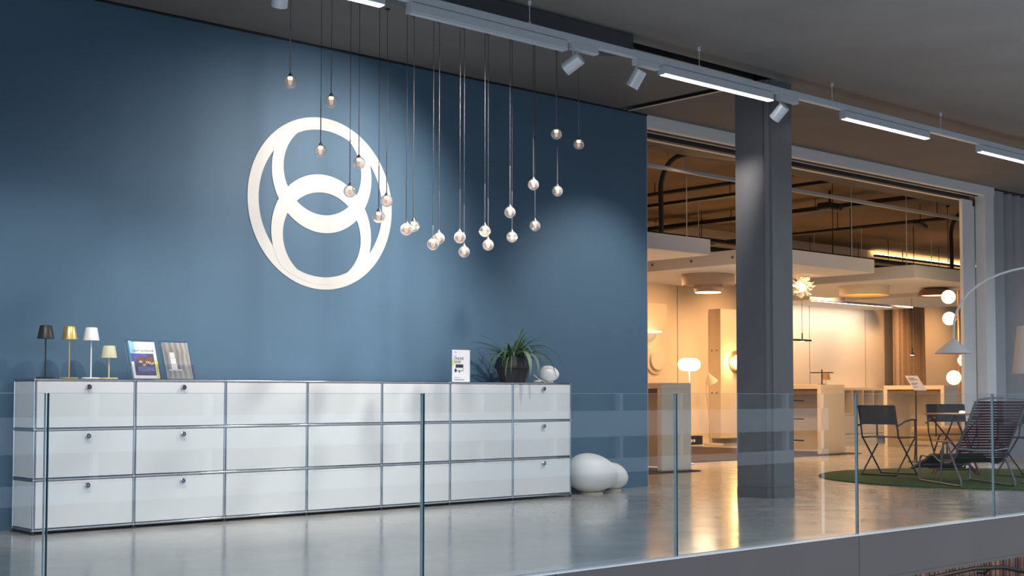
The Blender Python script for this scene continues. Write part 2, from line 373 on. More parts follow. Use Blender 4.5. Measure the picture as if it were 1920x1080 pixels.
def spot(x, aim, power, size, label, blend=.8):
    t = thing('track_spotlight', label, 'spotlight', (x, TY, 3.745), group='white cylindrical spotlights on the track')
    MB().cbox(-.03, .26, -.03, .03, -.055, 0, .004).build('adapter', M_track, t)
    hc = Vector((-.005, 0, -.165)); d = (Vector(aim) - (Vector((x, TY, 3.745)) + hc)).normalized()
    MB().tube([(0, 0, -.05), (-.002, 0, -.11)], .007, 8).build('stem', M_alu, t, True)
    q = d.to_track_quat('Z', 'Y').to_matrix()
    hd = MB().lathe([(0, -.078), (.05, -.078), (.054, -.074), (.054, .078), (.050, .078), (.046, .06), (0, .055)], 28, hc, q).build('head', M_alu, t, True)
    MB().lathe([(0, .0555), (.04, .0555), (.04, .058), (0, .058)], 20, hc, q).build('lens', M_warm_on if False else emit('spot_lens', (1, .95, .9), 8), hd)
    p = Vector((x, TY, 3.745)) + hc + d * .10
    light('SPOT', 'spot_beam', p, power, NEUT, aim, spot_size=size, spot_blend=blend, shadow_soft_size=.055)
spot(-1.0, (.45, .15, .75), 185, 1.12, 'white cylindrical track spotlight left of the picture, aimed at the table lamps')
spot(.864, (1.6, .0, .7), 150, 1.15, 'white cylindrical track spotlight cut off by the top picture edge')
spot(3.552, (2.62, WY, 2.12), 400, 1.62, 'white cylindrical track spotlight next to the unlit luminaire', 1.0)
spot(4.29, (3.7, 0, .7), 150, 1.2, 'white cylindrical track spotlight beside the first glowing luminaire')
spot(6.241, (5.95, WY, 1.45), 190, 1.15, 'white cylindrical track spotlight in front of the steel column')

# ================================================================== PENDANTS
def build_pendant():
    r = .0475
    P = {}
    P['globe'] = (MB().lathe([(0, -r)] + [(r * math.cos(a), r * math.sin(a)) for a in [(-90 + 180 * k / 16) * PI / 180 for k in range(1, 16)]] + [(0, r)], 28).mesh('globe', G_globe, True))
    P['cap'] = MB().lathe([(.004, r + .020), (.006, r + .016), (.019, r - .004), (.020, r - .010), (0, r - .010)], 20).mesh('cap', mat('rod_grey', (.20, .20, .21), .35, metal=.6, var=.05), True)
    P['led'] = MB().lathe([(0, r - .012), (.017, r - .012), (.019, r - .022), (.016, r - .032), (0, r - .034)], 16).mesh('led_ring', M_core_hot, True)
    P['core'] = MB().lathe([(0, .013), (.013, .012), (.015, -.002), (.010, -.022), (0, -.026)], 16).mesh('inner_lens', M_core, True)
    P['rod'] = MB().tube([(0, 0, r + .015), (0, 0, r + .34)], .0042, 8).mesh('rod', mat('rod_grey', (.20, .20, .21), .35, metal=.6, var=.05), True)
    return P
PP = build_pendant()
def pendant(x, y, z, label):
    t = thing('pendant_lamp', label, 'pendant lamp', (x, y, z), group='glass globe pendants in two arcs')
    g = obj('globe', PP['globe'], t); obj('inner_lens', PP['core'], g); obj('led_ring', PP['led'], g)
    obj('cap', PP['cap'], t); obj('rod', PP['rod'], t)
    MB().tube([(0, 0, .38), (0, 0, CH - z)], .0022, 6).build('cord', mat('pendant_cord', (.05, .05, .055), .5, metal=.3, var=.1), t, True)
    cyl(.02, CH - z - .012, CH - z, 12).build('ceiling_cup', M_dark, t, True)
PENDANTS = {'front': [(1.421, -1.0, 3.227), (1.687, -1.0, 2.757), (1.95, -1.0, 2.49), (2.217, -1.0, 2.322), (2.482, -1.0, 2.247), (2.746, -1.0, 2.152), (3.019, -1.0, 2.228), (3.284, -1.0, 2.301), (3.559, -1.0, 2.479), (3.824, -1.0, 2.737), (4.094, -1.0, 3.202)], 'back': [(1.881, -0.85, 3.177), (2.139, -0.85, 2.743), (2.404, -0.85, 2.478), (2.667, -0.85, 2.301), (2.927, -0.85, 2.225), (3.191, -0.85, 2.137), (3.451, -0.85, 2.213), (3.719, -0.85, 2.301), (3.984, -0.85, 2.418), (4.252, -0.85, 2.744), (4.516, -0.85, 3.189)]}
for row, lst in PENDANTS.items():
    for i, (x, y, z) in enumerate(lst):
        pendant(x, y, z, 'clear glass globe pendant, %s from the left in the %s row' % (ORD[i], row))
light('AREA', 'pendant_glow', (2.9, -.93, 2.3), 6, (1, .8, .62), (2.9, -.93, 0), shape='RECTANGLE', size=2.4, size_y=.2)

# ================================================================== EMBLEM
def emblem():
    t = MB(); cx, cz = 2.677, 2.618; N = 160; Y = WY - .004
    for k in range(N):
        a, b = 2 * PI * k / N, 2 * PI * (k + 1) / N
        P = lambda r, t_: (cx + r * math.cos(t_), Y, cz + r * math.sin(t_))
        t.quad(P(.742, a), P(.742, b), P(.636, b), P(.636, a))
    def ring(oc, oa, ob, ic, ia, ib, Y):
        def cl(x, z):
            d = math.hypot(x - cx, z - cz)
            return (x, z) if d < .70 else (cx + (x - cx) * .70 / d, cz + (z - cz) * .70 / d)
        for k in range(N):
            a, b = 2 * PI * k / N, 2 * PI * (k + 1) / N
            o = [(oc[0] + oa * math.cos(q), oc[1] + ob * math.sin(q)) for q in (a, b)]; i = [(ic[0] + ia * math.cos(q), ic[1] + ib * math.sin(q)) for q in (b, a)]
            if all(math.hypot(x - cx, z - cz) > .70 for x, z in i): continue
            t.quad(*[(x, Y, z) for x, z in [cl(*p) for p in o + i]])
    ring((2.679, 2.878), .514, .515, (2.680, 2.905), .400, .387, Y - .0006)
    ring((2.677, 2.356), .514, .512, (2.678, 2.330), .400, .383, Y - .0012)
    return t
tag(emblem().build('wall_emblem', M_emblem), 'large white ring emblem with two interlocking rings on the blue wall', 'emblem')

# ================================================================== SIDEBOARD
sb = thing('sideboard', 'long white modular sideboard with chrome tube frame along the blue wall', 'sideboard')
ZR = [.03, .38, .73, 1.08]; W7 = .75; TR = .0095
ball = MB().lathe([(0, -.0125)] + [(.0125 * math.cos(a), .0125 * math.sin(a)) for a in [(-90 + 180 * k / 8) * PI / 180 for k in range(1, 8)]] + [(0, .0125)], 12).mesh('ball_joint', M_chrome, True)
hx = MB().tube([(.01, 0, 0), (W7 - .01, 0, 0)], TR, 12).mesh('frame_tube', M_chrome, True)
hy = MB().tube([(0, .01, 0), (0, .34, 0)], TR, 12).mesh('frame_tube', M_chrome, True)
hz = MB().tube([(0, 0, .01), (0, 0, .34)], TR, 12).mesh('frame_tube', M_chrome, True)
foot = MB().lathe([(0, 0), (.020, 0), (.020, .006), (.008, .010), (.007, .02), (0, .02)], 14).mesh('foot', M_dark, True)
fp = MB().cbox(.012, W7 - .012, -.006, .008, .012, .338, .003).mesh('front_panel', M_panel)
sp = MB().cbox(-.006, .006, .012, .338, .012, .338, .003).mesh('side_panel', M_panel)
bk = MB().cbox(.012, W7 - .012, .344, .352, .012, .338, .002).mesh('back_panel', M_panel)
tp = MB().cbox(.012, W7 - .012, .012, .338, -.006, .0095, .003).mesh('top_panel', M_panel)
bp_ = MB().cbox(.012, W7 - .012, .012, .338, -.006, .006, .002).mesh('bottom_panel', M_panel)
KR = Matrix.Rotation(PI / 2, 3, 'X')
kn = MB().lathe([(0, 0), (.016, 0), (.0165, .004), (.0115, .008), (.0175, .016), (.0190, .022), (.0160, .025), (.0150, .021), (.0075, .021), (.0070, .024), (0, .024)], 22, M=KR).mesh('lock_knob', M_chrome, True)
kr = MB().lathe([(.0078, .0212), (.0148, .0212), (.0148, .0222), (.0078, .0222)], 18, M=KR).mesh('knob_recess', M_dark)
for i in range(8):
    for y in (0, .35):
        obj('foot', foot, sb, (i * W7, y, 0))
        for z in ZR: obj('ball_joint', ball, sb, (i * W7, y, z))
        for z in ZR[:-1]: obj('frame_tube', hz, sb, (i * W7, y, z))
    for z in ZR: obj('frame_tube', hy, sb, (i * W7, 0, z))
for i in range(7):
    for z in ZR:
        for y in (0, .35): obj('frame_tube', hx, sb, (i * W7, y, z))
    obj('top_panel', tp, sb, (i * W7, 0, 1.08)); obj('bottom_panel', bp_, sb, (i * W7, 0, .03))
    for r_, z in enumerate(ZR[:-1]):
        f_ = obj('front_panel', fp, sb, (i * W7, 0, z)); obj('back_panel', bk, sb, (i * W7, 0, z))
        if i in (0, 1, 6):
            obj('lock_knob', kn, f_, (.385, -.006, .30)); obj('knob_recess', kr, f_, (.385, -.006, .30))
        if i == 6 and r_ > 0:
            text_part('small_print', 'lights', .014, M_steel, f_, Matrix.Translation((.03, -.0065, .318)) @ Matrix.Rotation(PI / 2, 4, 'X'))
for x in (0, 7 * W7):
    for z in ZR[:-1]: obj('side_panel', sp, sb, (x, 0, z))
TOP = 1.0895

# table lamps
def table_lamp(x, ztop, zbot, rt, rb, m, ms, label):
    t = thing('table_lamp', label, 'table lamp', (x, .17, TOP), group='small cordless table lamps on the sideboard')
    MB().lathe([(0, 0), (.064, 0), (.066, .003), (.066, .008), (.062, .011), (.008, .012), (0, .012)], 32).build('base', m, t, True)
    MB().tube([(0, 0, .011), (0, 0, zbot - TOP + .05)], .0052, 10).build('stem', m, t, True)
    a, b = zbot - TOP, ztop - TOP
    sh = MB().lathe([(rb - .003, a + .002), (rb, a), (rt, b - .004), (rt - .004, b), (0, b), (0, b - .004), (rt - .006, b - .006), (rb - .003, a + .002)], 36).build('shade', ms, t, True)
    MB().lathe([(0, a + .03), (rb - .008, a + .03), (rb - .008, a + .034), (0, a + .034)], 24).build('diffuser', M_opal, sh)
M_lblack = mat('lamp_black', (.022, .022, .026), .42, var=.1, scale=30); M_lwhite = mat('lamp_white', (.82, .81, .82), .4, var=.02, scale=30)
M_lgold = mat('lamp_gold', (.70, .49, .20), .33, metal=.75, var=.05, scale=40)
M_lsand = mat('lamp_sand', (.62, .60, .42), .45, var=.03, scale=40); M_lsand2 = mat('lamp_sand_stem', (.80, .66, .40), .4, metal=.3, var=.04, scale=40)
table_lamp(.143, 1.470, 1.375, .042, .059, M_lblack, M_lblack, 'black cone-shaded table lamp on the left end of the sideboard')
table_lamp(.320, 1.469, 1.374, .042, .056, M_lgold, M_lgold, 'gold metal table lamp between the black and the white one')
table_lamp(.485, 1.466, 1.371, .042, .058, M_lwhite, M_lwhite, 'white table lamp with slim stem between gold and pale green ones')
table_lamp(.625, 1.336, 1.246, .043, .058, M_lsand2, M_lsand, 'short table lamp with pale green shade and champagne stem')

# brochure holders with brochures
def art_mat(name, stops, scale, distort=0, detail=4, axis=None):
    m = mat(name, stops[0][1], .35); nt = m.node_tree; b = nt.nodes['Principled BSDF']; tc = nt.nodes.new('ShaderNodeTexCoord')
    if axis:
        n = nt.nodes.new('ShaderNodeTexWave'); n.bands_direction = axis; n.inputs['Scale'].default_value = scale; n.inputs['Distortion'].default_value = distort; o_ = n.outputs[1]
    else:
        n = nt.nodes.new('ShaderNodeTexNoise'); n.inputs['Scale'].default_value = scale; n.inputs['Detail'].default_value = detail; o_ = n.outputs[0]
    nt.links.new(tc.outputs['Object'], n.inputs['Vector']); r = nt.nodes.new('ShaderNodeValToRGB'); e = r.color_ramp.elements
    while len(e) < len(stops): e.new(.5)
    for el, (p, c) in zip(e, stops): el.position = p; el.color = (*c, 1)
    nt.links.new(o_, r.inputs[0]); nt.links.new(r.outputs[0], b.inputs['Base Color']); return m
def holder(x, label):
    t = thing('brochure_holder', label, 'brochure holder', (x, .05, TOP), group='clear acrylic brochure holders on the sideboard')
    def slab(name, pts, th, nrm): # thin quad slab
        a = MB(); n = Vector(nrm).normalized() * th; P = [Vector(p) for p in pts]
        a.quad(*P); a.quad(*[p + n for p in P][::-1])
        for i in range(len(P)): a.quad(P[i], P[i] + n, P[(i + 1) % len(P)] + n, P[(i + 1) % len(P)])
        a.build(name, G_acr, t)
    w = .118
    slab('back_plate', [(-w, .05, .0), (w, .05, 0), (w, .165, .30), (-w, .165, .30)], .003, (0, .95, -.36))
    slab('front_plate', [(-w, -.005, .0), (w, -.005, 0), (w, .035, .115), (-w, .035, .115)], .003, (0, -.95, .3))
    for s in (-1, 1):
        slab('side_cheek', [(s * w, -.005, 0), (s * w, .11, .0), (s * w, .10, .12), (s * w, .035, .115)], .003, (s, 0, 0))
    slab('foot_plate', [(-w, -.005, 0), (w, -.005, 0), (w, .16, 0), (-w, .16, 0)], .003, (0, 0, 1))
    return t
holder(.880, 'acrylic brochure holder with the colourful outdoor brochures'); holder(1.155, 'acrylic brochure holder with the grey brochure')
def brochure(x, label):
    t = thing('brochure', label, 'brochure', (x, .065, TOP + .006)); t.rotation_euler = (math.radians(-21), 0, 0); return t
white_paper = mat('paper_white', (.82, .82, .86), .4, var=.01, scale=10)
b1 = brochure(.880, 'stack of outdoor lighting brochures with blue terrace photo')
MB().cbox(-.105, .105, 0, .022, .0, .297, .001).build('pages', white_paper, b1)
MB().box(-.1055, -.085, .001, .024, .12, .303).build('rear_cover', art_mat('blue_side', [(0, (.08, .2, .6)), (.5, (.2, .5, .8)), (1, (.6, .8, .9))], 14), b1)
MB().box(-.105, -.062, -.0012, -.0004, .20, .296).build('cover_print', mat('sky_side', (.30, .58, .80), .4, var=.25, scale=12), b1)
MB().box(-.105, -.062, -.0016, -.0006, .135, .20).build('cover_print', mat('dusk_side', (.05, .09, .32), .4, var=.35, scale=30), b1)
MB().box(-.085, .080, -.0014, -.0004, .025, .200).build('cover_photo', mat('photo_dusk', (.045, .055, .14), .35, var=.35, scale=22), b1)
MB().box(-.085, .030, -.0018, -.0008, .155, .200).build('photo_sky', mat('photo_sky_blue', (.06, .09, .34), .35, var=.25, scale=24), b1)
MB().box(-.055, .080, -.0020, -.0009, .125, .172).build('photo_pergola', mat('photo_brown', (.13, .065, .04), .35, var=.45, scale=40), b1)
rb_ = random.Random(2)
for k in range(9):
    px_, pz_ = -.045 + .0135 * k, .098 + rb_.uniform(0, .028)
    MB().cbox(px_, px_ + .012, -.0023, -.0012, pz_, pz_ + .018, .0004).build('photo_figure', mat('photo_peach', (.62, .38, .27), .4, var=.3, scale=60), b1)
MB().box(-.060, .070, -.0022, -.0011, .055, .095).build('photo_sofa', mat('photo_sofa_blue', (.14, .15, .34), .4, var=.4, scale=35), b1)
MB().box(-.080, .076, -.0024, -.0013, .030, .056).build('photo_table', mat('photo_lilac', (.10, .07, .17), .4, var=.35, scale=30), b1)
MB().box(.085, .105, -.0014, -.0004, .0, .15).build('cover_edge', mat('edge_yellow', (.70, .66, .18), .4, var=.15, scale=20), b1)
text_part('cover_title', 'LIGHT OUTDOOR', .021, M_dark, b1, Matrix.Translation((-.085, -.0022, .215)) @ Matrix.Rotation(PI / 2, 4, 'X'))
b2 = brochure(1.155, 'grey brochure with a white curved object on its cover')
MB().cbox(-.105, .105, 0, .012, .0, .297, .001).build('pages', white_paper, b2)
MB().box(-.1045, .1045, -.0012, -.0004, .001, .296).build('cover_photo', art_mat('grey_curtain_photo', [(.0, (.20, .19, .185)), (.5, (.27, .255, .25)), (1, (.36, .345, .34))], 7, 4, axis='X'), b2)
for (za, zb, wa) in [(.17, .215, .020), (.12, .168, .022), (.075, .118, .024)]:
    MB().cbox(-.06, -.06 + 2 * wa, -.002, -.0013, za, zb, .0003).build('cover_figure', white_paper, b2)
MB().box(-.085, .02, -.0021, -.0013, .066, .074).build('cover_figure', white_paper, b2)
text_part('cover_title', 'light', .03, mat('ink_blue', (.15, .17, .30), .5, var=.05), b2, Matrix.Translation((-.01, -.0022, .09)) @ Matrix.Rotation(PI / 2, 4, 'X'))

# online shop sign
sg = thing('counter_sign', 'white acrylic counter sign reading online shop', 'sign', (4.023, .17, TOP))
MB().cbox(-.105, .105, 0, .006, .0, .292, .001).build('acrylic_card', white_paper, sg)
MB().box(-.107, .107, .006, .010, 0, .294).build('acrylic_back', G_acr, sg)
MB().cbox(-.105, .105, .0, .075, 0, .003, .001).build('acrylic_foot', G_acr, sg)
TX = lambda x, z: Matrix.Translation((x, -.0008, z)) @ Matrix.Rotation(PI / 2, 4, 'X')
text_part('sign_brand', 'lights', .014, M_dark, sg, TX(-.080, .268)); text_part('sign_text', 'new', .016, M_dark, sg, TX(-.085, .232))
text_part('sign_text', 'ONLINE', .032, M_dark, sg, TX(-.086, .203), bold=.0004); text_part('sign_text', 'SHOP', .032, M_dark, sg, TX(-.086, .172), bold=.0004)
MB().box(-.105, -.086, -.001, -.0002, .15, .205).build('yellow_mark', mat('mark_yellow', (.75, .78, .12), .5, var=.05), sg)
MB().box(-.065, .025, -.001, -.0002, .130, .160).build('screen_icon', M_dark, sg); MB().box(-.065, -.061, -.001, -.0002, .105, .130).build('screen_icon', M_dark, sg)
MB().box(.021, .025, -.001, -.0002, .105, .130).build('screen_icon', M_dark, sg); MB().box(-.065, .025, -.001, -.0002, .101, .106).build('screen_icon', M_dark, sg)
MB().box(-.078, -.055, -.0014, -.0004, .090, .118).build('phone_icon', M_dark, sg); MB().box(-.03, -.012, -.001, -.0002, .085, .1).build('stand_icon', M_steel, sg)
for z, x1 in ((.040, -.01), (.022, .04), (.017, .03)): MB().box(-.086, x1, -.001, -.0002, z, z + .003).build('text_line', M_steel, sg)

# potted plant
pl = thing('potted_plant', 'spiky green plant in a dark flared pot on the sideboard', 'plant', (4.665, .172, TOP))
pm = mat('pot_plastic', (.028, .028, .034), .55, var=.15, scale=14)
S8 = Matrix.Rotation(PI / 8, 3, 'Z')
MB().lathe([(0, 0), (.135, 0), (.180, .125), (.196, .135), (.196, .155), (.165, .240), (.153, .240), (.148, .20), (0, .20)], 8, M=Matrix.Diagonal((1, .80, 1)) @ S8).build('pot', pm, pl, False)
MB().lathe([(0, .20), (.143, .20), (.140, .215), (0, .222)], 16, M=Matrix.Diagonal((1, .8, 1))).build('soil', mat('soil', (.03, .02, .014), .95, var=.4, scale=50, bump=.6), pl)
leafm = [mat('leaf_a', (.075, .17, .055), .42, var=.25, scale=14), mat('leaf_b', (.13, .25, .065), .42, var=.25, scale=14), mat('leaf_c', (.17, .24, .165), .45, var=.2, scale=14)]
def leaf(ang, length, rise, droop, width, m, r0=.05):
    if math.sin(ang) > .05: length = min(length, .20 / math.sin(ang)); droop = min(droop, 1.2)
    b = MB(); n = 9; dx, dy = math.cos(ang), math.sin(ang); px, py = -dy, dx
    x = r0; z = .222; th = rise; step = length / n
    for k in range(n + 1):
        t = k / n; wd = width * (min(1, .55 + 1.8 * t) if t < .25 else 1) * (1 - t) ** .65 + .0008
        cx_, cy_ = dx * x, dy * x; up = wd * .35
        b.v += [(cx_ + px * wd, cy_ + py * wd, z + up), (cx_, cy_, z), (cx_ - px * wd, cy_ - py * wd, z + up)]
        if k:
            i = 3 * (k - 1); b.f += [(i, i + 1, i + 4, i + 3), (i + 1, i + 2, i + 5, i + 4)]
        x += math.cos(th) * step; z += math.sin(th) * step; th -= droop / n
        if z < -.12: z = -.12
    b.build('leaf', m, pl, True)
rl = random.Random(3)
for k in range(74):
    a = rl.uniform(0, 2 * PI)
    if math.sin(a) > .2 and rl.random() < .6: a = -a
    leaf(a, rl.uniform(.22, .42), rl.uniform(.5, 1.45), rl.uniform(.7, 2.6), rl.uniform(.009, .016), leafm[rl.randrange(3)], rl.uniform(.01, .09))
for a, L, ri, dr_, w_ in [(-1.85, .52, .75, 3.1, .036), (-1.55, .46, .7, 2.9, .033), (-.55, .50, .75, 2.7, .020), (-.35, .60, .95, 2.5, .012), (0.0, .52, .85, 1.8, .010), (PI, .52, .55, .55, .011), (2.9, .50, .8, 1.2, .010), (-2.8, .48, .5, 1.9, .013), (-2.95, .42, .3, 1.0, .011), (-.2, .58, .6, 2.3, .015), (-2.5, .42, .3, 1.9, .011)]:
    leaf(a, L, ri, dr_, w_, leafm[2 if w_ > .013 else 0], .06)

# egg lamps
def egg(name, label, loc, a, h, rz, base_r, skew):
    t = thing(name, label, 'lamp', loc, rz, 'white egg-shaped glass lamps')
    b = MB(); n, mrows = 36, 20; zc = h * .5
    b.v.append((0, 0, .012))
    for k in range(1, mrows):
        ph = -PI / 2 + PI * k / mrows
        for j in range(n):
            t_ = 2 * PI * j / n; cxs = math.cos(t_)
            r = math.cos(ph); zz = math.sin(ph)
            X = a * r * cxs; Y = a * .84 * r * math.sin(t_)
            sc_ = 1 - skew * (X / a)      # one end slimmer and lower
            Z = zz * h * .5 * (sc_ if zz > 0 else (1 - .35 * skew * (X / a)))
            b.v.append((X + skew * .12 * a, Y * (1 - .3 * skew * X / a), zc + Z + .012 - max(0, X / a) ** 2 * .32 * skew * h))
    b.v.append((0, 0, .012 + h))
    b.v[0] = (skew * .12 * a, 0, .012)
    b.v[-1] = (skew * .12 * a, 0, h + .012)
    for j in range(n): b.f.append((0, 1 + (j + 1) % n, 1 + j))
    for k in range(mrows - 2):
        for j in range(n):
            j2 = (j + 1) % n; b.f.append((1 + k * n + j, 1 + k * n + j2, 1 + (k + 1) * n + j2, 1 + (k + 1) * n + j))
    e = len(b.v) - 1; s_ = 1 + (mrows - 2) * n
    for j in range(n): b.f.append((s_ + j, s_ + (j + 1) % n, e))
    b.build('glass_body', M_opal, t, True)
    cyl(base_r, 0, .016, 28).build('base_ring', M_sand, t, True)
    return t
egg('egg_lamp', 'small white egg lamp on the sideboard beside the plant', (5.130, .17, TOP), .108, .153, 0, .042, .22)
egg('egg_lamp', 'large white egg lamp on the floor at the sideboard end', (5.685, .135, 0), .285, .380, 0, .11, .30)
egg('egg_lamp', 'medium white egg lamp half hidden behind the large egg lamp', (6.150, .275, 0), .160, .268, 0, .075, .30)
cb = thing('cable_bundle', 'coiled pale cable lying between the pot and the small egg lamp', 'cable', (4.93, .13, TOP))
for i in range(3):
    MB().tube([(.035 * math.cos(a) * (1 + .15 * i) + .01 * i, .03 * math.sin(a), .008 + .007 * i + .003 * math.sin(3 * a)) for a in [2 * PI * k / 20 for k in range(21)]], .004, 6).build('coil', mat('cable_beige', (.62, .55, .46), .5, var=.1), cb, True)
MB().tube([(-.02, .02, .075), (.02, .01, .045), (.06, .0, .02), (.12, 0, .006)], .003, 6).build('lead', white_paper, cb, True)

# ================================================================== GLASS BALUSTRADE
jx = [-3.47, -1.53, .43, 2.385, 4.32, 6.25, 8.2, 10.15]
gl = ['far left glass balustrade pane, its right edge before the first cabinet door', 'glass balustrade pane in front of the left cabinets and table lamps', 'glass balustrade pane in front of the sideboard end and egg lamps',
      'glass balustrade pane in front of the steel column', 'glass balustrade pane in front of the green rug and lounge chair', 'glass balustrade pane at the right picture edge', 'glass balustrade pane beyond the right picture edge']
for a, b, l in zip(jx, jx[1:], gl):
    t = thing('glass_balustrade', l, 'balustrade', ((a + b) / 2, -3.79, .006), group='frameless glass balustrade panes'); h = (b - a) / 2 - .0075
    MB().box(-h, h, -.0085, .0085, .0, .979).build('pane', G_bal, t)
    for s in (-1, 1):
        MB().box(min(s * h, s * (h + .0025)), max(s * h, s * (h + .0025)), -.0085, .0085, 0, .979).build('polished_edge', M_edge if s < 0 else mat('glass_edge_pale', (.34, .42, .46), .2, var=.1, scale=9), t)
    MB().box(-h, h, -.0085, .0085, .979, .9805).build('top_edge', mat('glass_top_edge', (.25, .34, .36), .15, var=.1), t)

# ================================================================== SHOWROOM
# suspended ceiling canopies
def canopy(x0, x1, y0, y1, z0, z1, label, holes=0):
    t = thing('ceiling_canopy', label, 'ceiling panel', ((x0 + x1) / 2, (y0 + y1) / 2, z0), group='white suspended ceiling canopies'); X, Y = (x1 - x0) / 2, (y1 - y0) / 2
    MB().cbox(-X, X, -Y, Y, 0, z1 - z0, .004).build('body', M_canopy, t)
    for sx in (-.85, .85):
        for sy in (-.85, .85):
            MB().tube([(sx * X, sy * Y, z1 - z0 - .01), (sx * X, sy * Y, 4.3 - z0)], .006, 6).build('hanger_rod', M_alu, t, True)
    for k in range(holes):
        MB().lathe([(0, 0), (.022, 0), (.022, .006), (.012, .008), (0, .008)], 12, (-X - .007, -Y + .6 + k * .75, .10), Matrix.Rotation(PI / 2, 3, 'Y')).build('socket', M_steel, t)
canopy(7.6, 9.83, 2.0, 5.5, 2.80, 3.005, 'white suspended canopy next to the end of the blue wall')
canopy(11.05, 13.69, 2.0, 5.5, 2.80, 3.005, 'white suspended canopy directly behind the steel column', 4)
canopy(14.82, 17.6, 2.0, 5.5, 2.80, 3.005, 'white suspended canopy left of the door frame', 0)
canopy(19.0, 22.95, 6.9, 7.98, 2.905, 3.045, 'narrow white soffit along the showroom back wall', 0)
canopy(18.9, 22.0, 2.6, 6.0, 2.83, 3.0, 'far white suspended canopy in front of the curtain', 0)
st = thing('led_strip', 'thin glowing strip under the soffit of the back wall', 'light', (20.6, 6.93, 2.885))
MB().cbox(-1.5, 1.5, -.02, .02, .008, .02, .002).build('profile', M_dark, st); MB().box(-1.5, 1.5, -.012, .012, .0, .008).build('diffuser', emit('strip_led', (1, .84, .66), 7), st)
# thin suspended light rail
rl_ = thing('light_rail', 'slim grey rail hanging inside the showroom opening', 'light track', (12.2, 2.0, 3.82))
MB().cbox(-4.5, 4.3, -.02, .02, 0, .05, .002).build('profile', M_track, rl_)
for q in (-3.2, -.6, 1.2, 3.4): MB().tube([(q, 0, .049), (q, 0, .48)], .003, 6).build('suspension_wire', M_steel, rl_, True)
sd = thing('smoke_detector', 'small white smoke detector below the slim rail', 'detector', (10.45, 2.0, 3.78))
MB().lathe([(0, 0), (.035, .004), (.05, .02), (.05, .04), (0, .04)], 20).build('housing', M_white, sd, True)
# flexible black ducts
def duct(x, y, zb, label):
    t = thing('flexible_duct', label, 'duct', (x, y, zb)); H = 4.3 - zb
    pts = [(0, 0, 0), (.006, 0, .3), (-.006, 0, H - .55)] + [(0, -.36 + .36 * math.cos(a), H - .55 + .40 * math.sin(a)) for a in [PI / 2 * k / 7 for k in range(1, 8)]]
    pts += [(0, -.8, H - .13), (0, -1.3, H - .11)]
    MB().tube(pts, .034, 12).build('hose', M_black, t, True)
duct(9.71, 2.75, 3.005, 'black flexible duct rising from the canopy by the blue wall')
duct(17.27, 2.75, 3.005, 'black flexible duct rising from the canopy beside the door frame')
# ceiling services
def tray(name, label, p0, p1, wd, ht, cat):
    d = Vector(p1) - Vector(p0); t = thing(name, label, cat, p0, math.atan2(d.y, d.x)); L = d.length
    MB().box(0, L, -wd / 2, wd / 2, 0, .008).build('tray_base', M_black, t)
    for s in (-1, 1): MB().box(0, L, s * wd / 2 - .004, s * wd / 2 + .004, .008, ht).build('tray_side', M_black, t)
    k = .6
    while k < L:
        MB().tube([(k, 0, .006), (k, 0, 4.3 - p0[2])], .006, 6).build('hanger_rod', M_black, t); k += 1.8
    return t
tray('cable_tray', 'dark cable tray crossing the showroom ceiling toward the back', (15.2, 1.7, 4.08), (15.2, 7.9, 4.08), .22, .07, 'cable tray')
tray('cable_tray', 'dark cable tray along the showroom back wall', (10, 7.3, 3.72), (24.5, 7.3, 3.72), .26, .09, 'cable tray')
tray('cable_tray', 'narrow dark cable tray behind the steel column', (12.9, 1.7, 4.10), (12.9, 7.9, 4.10), .16, .05, 'cable tray')
def pipe(p0, p1, r, label):
    t = thing('service_pipe', label, 'pipe', p0); d = Vector(p1) - Vector(p0)
    MB().tube([(0, 0, 0), tuple(d)], r, 10).build('pipe_run', M_black, t, True)
    n = max(2, int(d.length / 2))
    for k in range(n):
        q = d * ((k + .5) / n); MB().tube([tuple(q), (q.x, q.y, 4.3 - p0[2])], .007, 6).build('pipe_hanger', M_black, t)
pipe((10.0, 6.6, 3.82), (24.6, 6.6, 3.82), .045, 'black service pipe along the back of the showroom ceiling')
pipe((16.9, 1.8, 3.98), (16.9, 7.8, 3.98), .03, 'thin black pipe over the canopy by the door frame')
pipe((11.9, 1.8, 4.12), (11.9, 7.8, 4.12), .03, 'thin black pipe over the canopy behind the column')
pipe((18.6, 5.2, 3.45), (27.5, 3.1, 3.45), .022, 'thin dark sprinkler pipe above the far canopy')
pj = thing('projector', 'black projector hanging from the showroom ceiling', 'projector', (14.6, 3.4, 3.98))
MB().cbox(-.2, .2, -.12, .12, 0, .11, .02).build('body', M_black, pj); MB().lathe([(0, -.135), (.04, -.135), (.045, -.11), (0, -.11)], 14, (.1, 0, .05), Matrix.Rotation(-PI / 2, 3, 'X')).build('lens', M_dark, pj)
MB().tube([(0, 0, .1), (0, 0, .32)], .02, 8).build('mount', M_black, pj)
bt = thing('ceiling_batten_light', 'black ceiling batten luminaire near the door frame', 'light', (17.2, 3.3, 3.93), .35)
MB().cbox(-.42, .42, -.05, .05, 0, .07, .006).build('housing', M_black, bt); MB().tube([(0, 0, .06), (0, 0, .37)], .008, 6).build('stem', M_black, bt)
for i, (x, y, zb) in enumerate([(13.2, 2.4, 3.005), (14.0, 4.4, 3.72), (17.6, 3.0, 3.0), (16.4, 4.2, 3.005)]):
    t = thing('suspension_cable', ['dark vertical cable behind the right side of the column', 'dark vertical cable between two cable trays', 'dark vertical cable above the canopy edge by the door frame', 'dark vertical cable above the middle of the far canopy'][i], 'cable', (x, y, zb))
    MB().tube([(0, 0, 0), (0, 0, 4.3 - zb)], .006, 6).build('cable', M_black, t); cyl(.03, 4.3 - zb - .03, 4.3 - zb, 12).build('ceiling_rose', M_black, t)
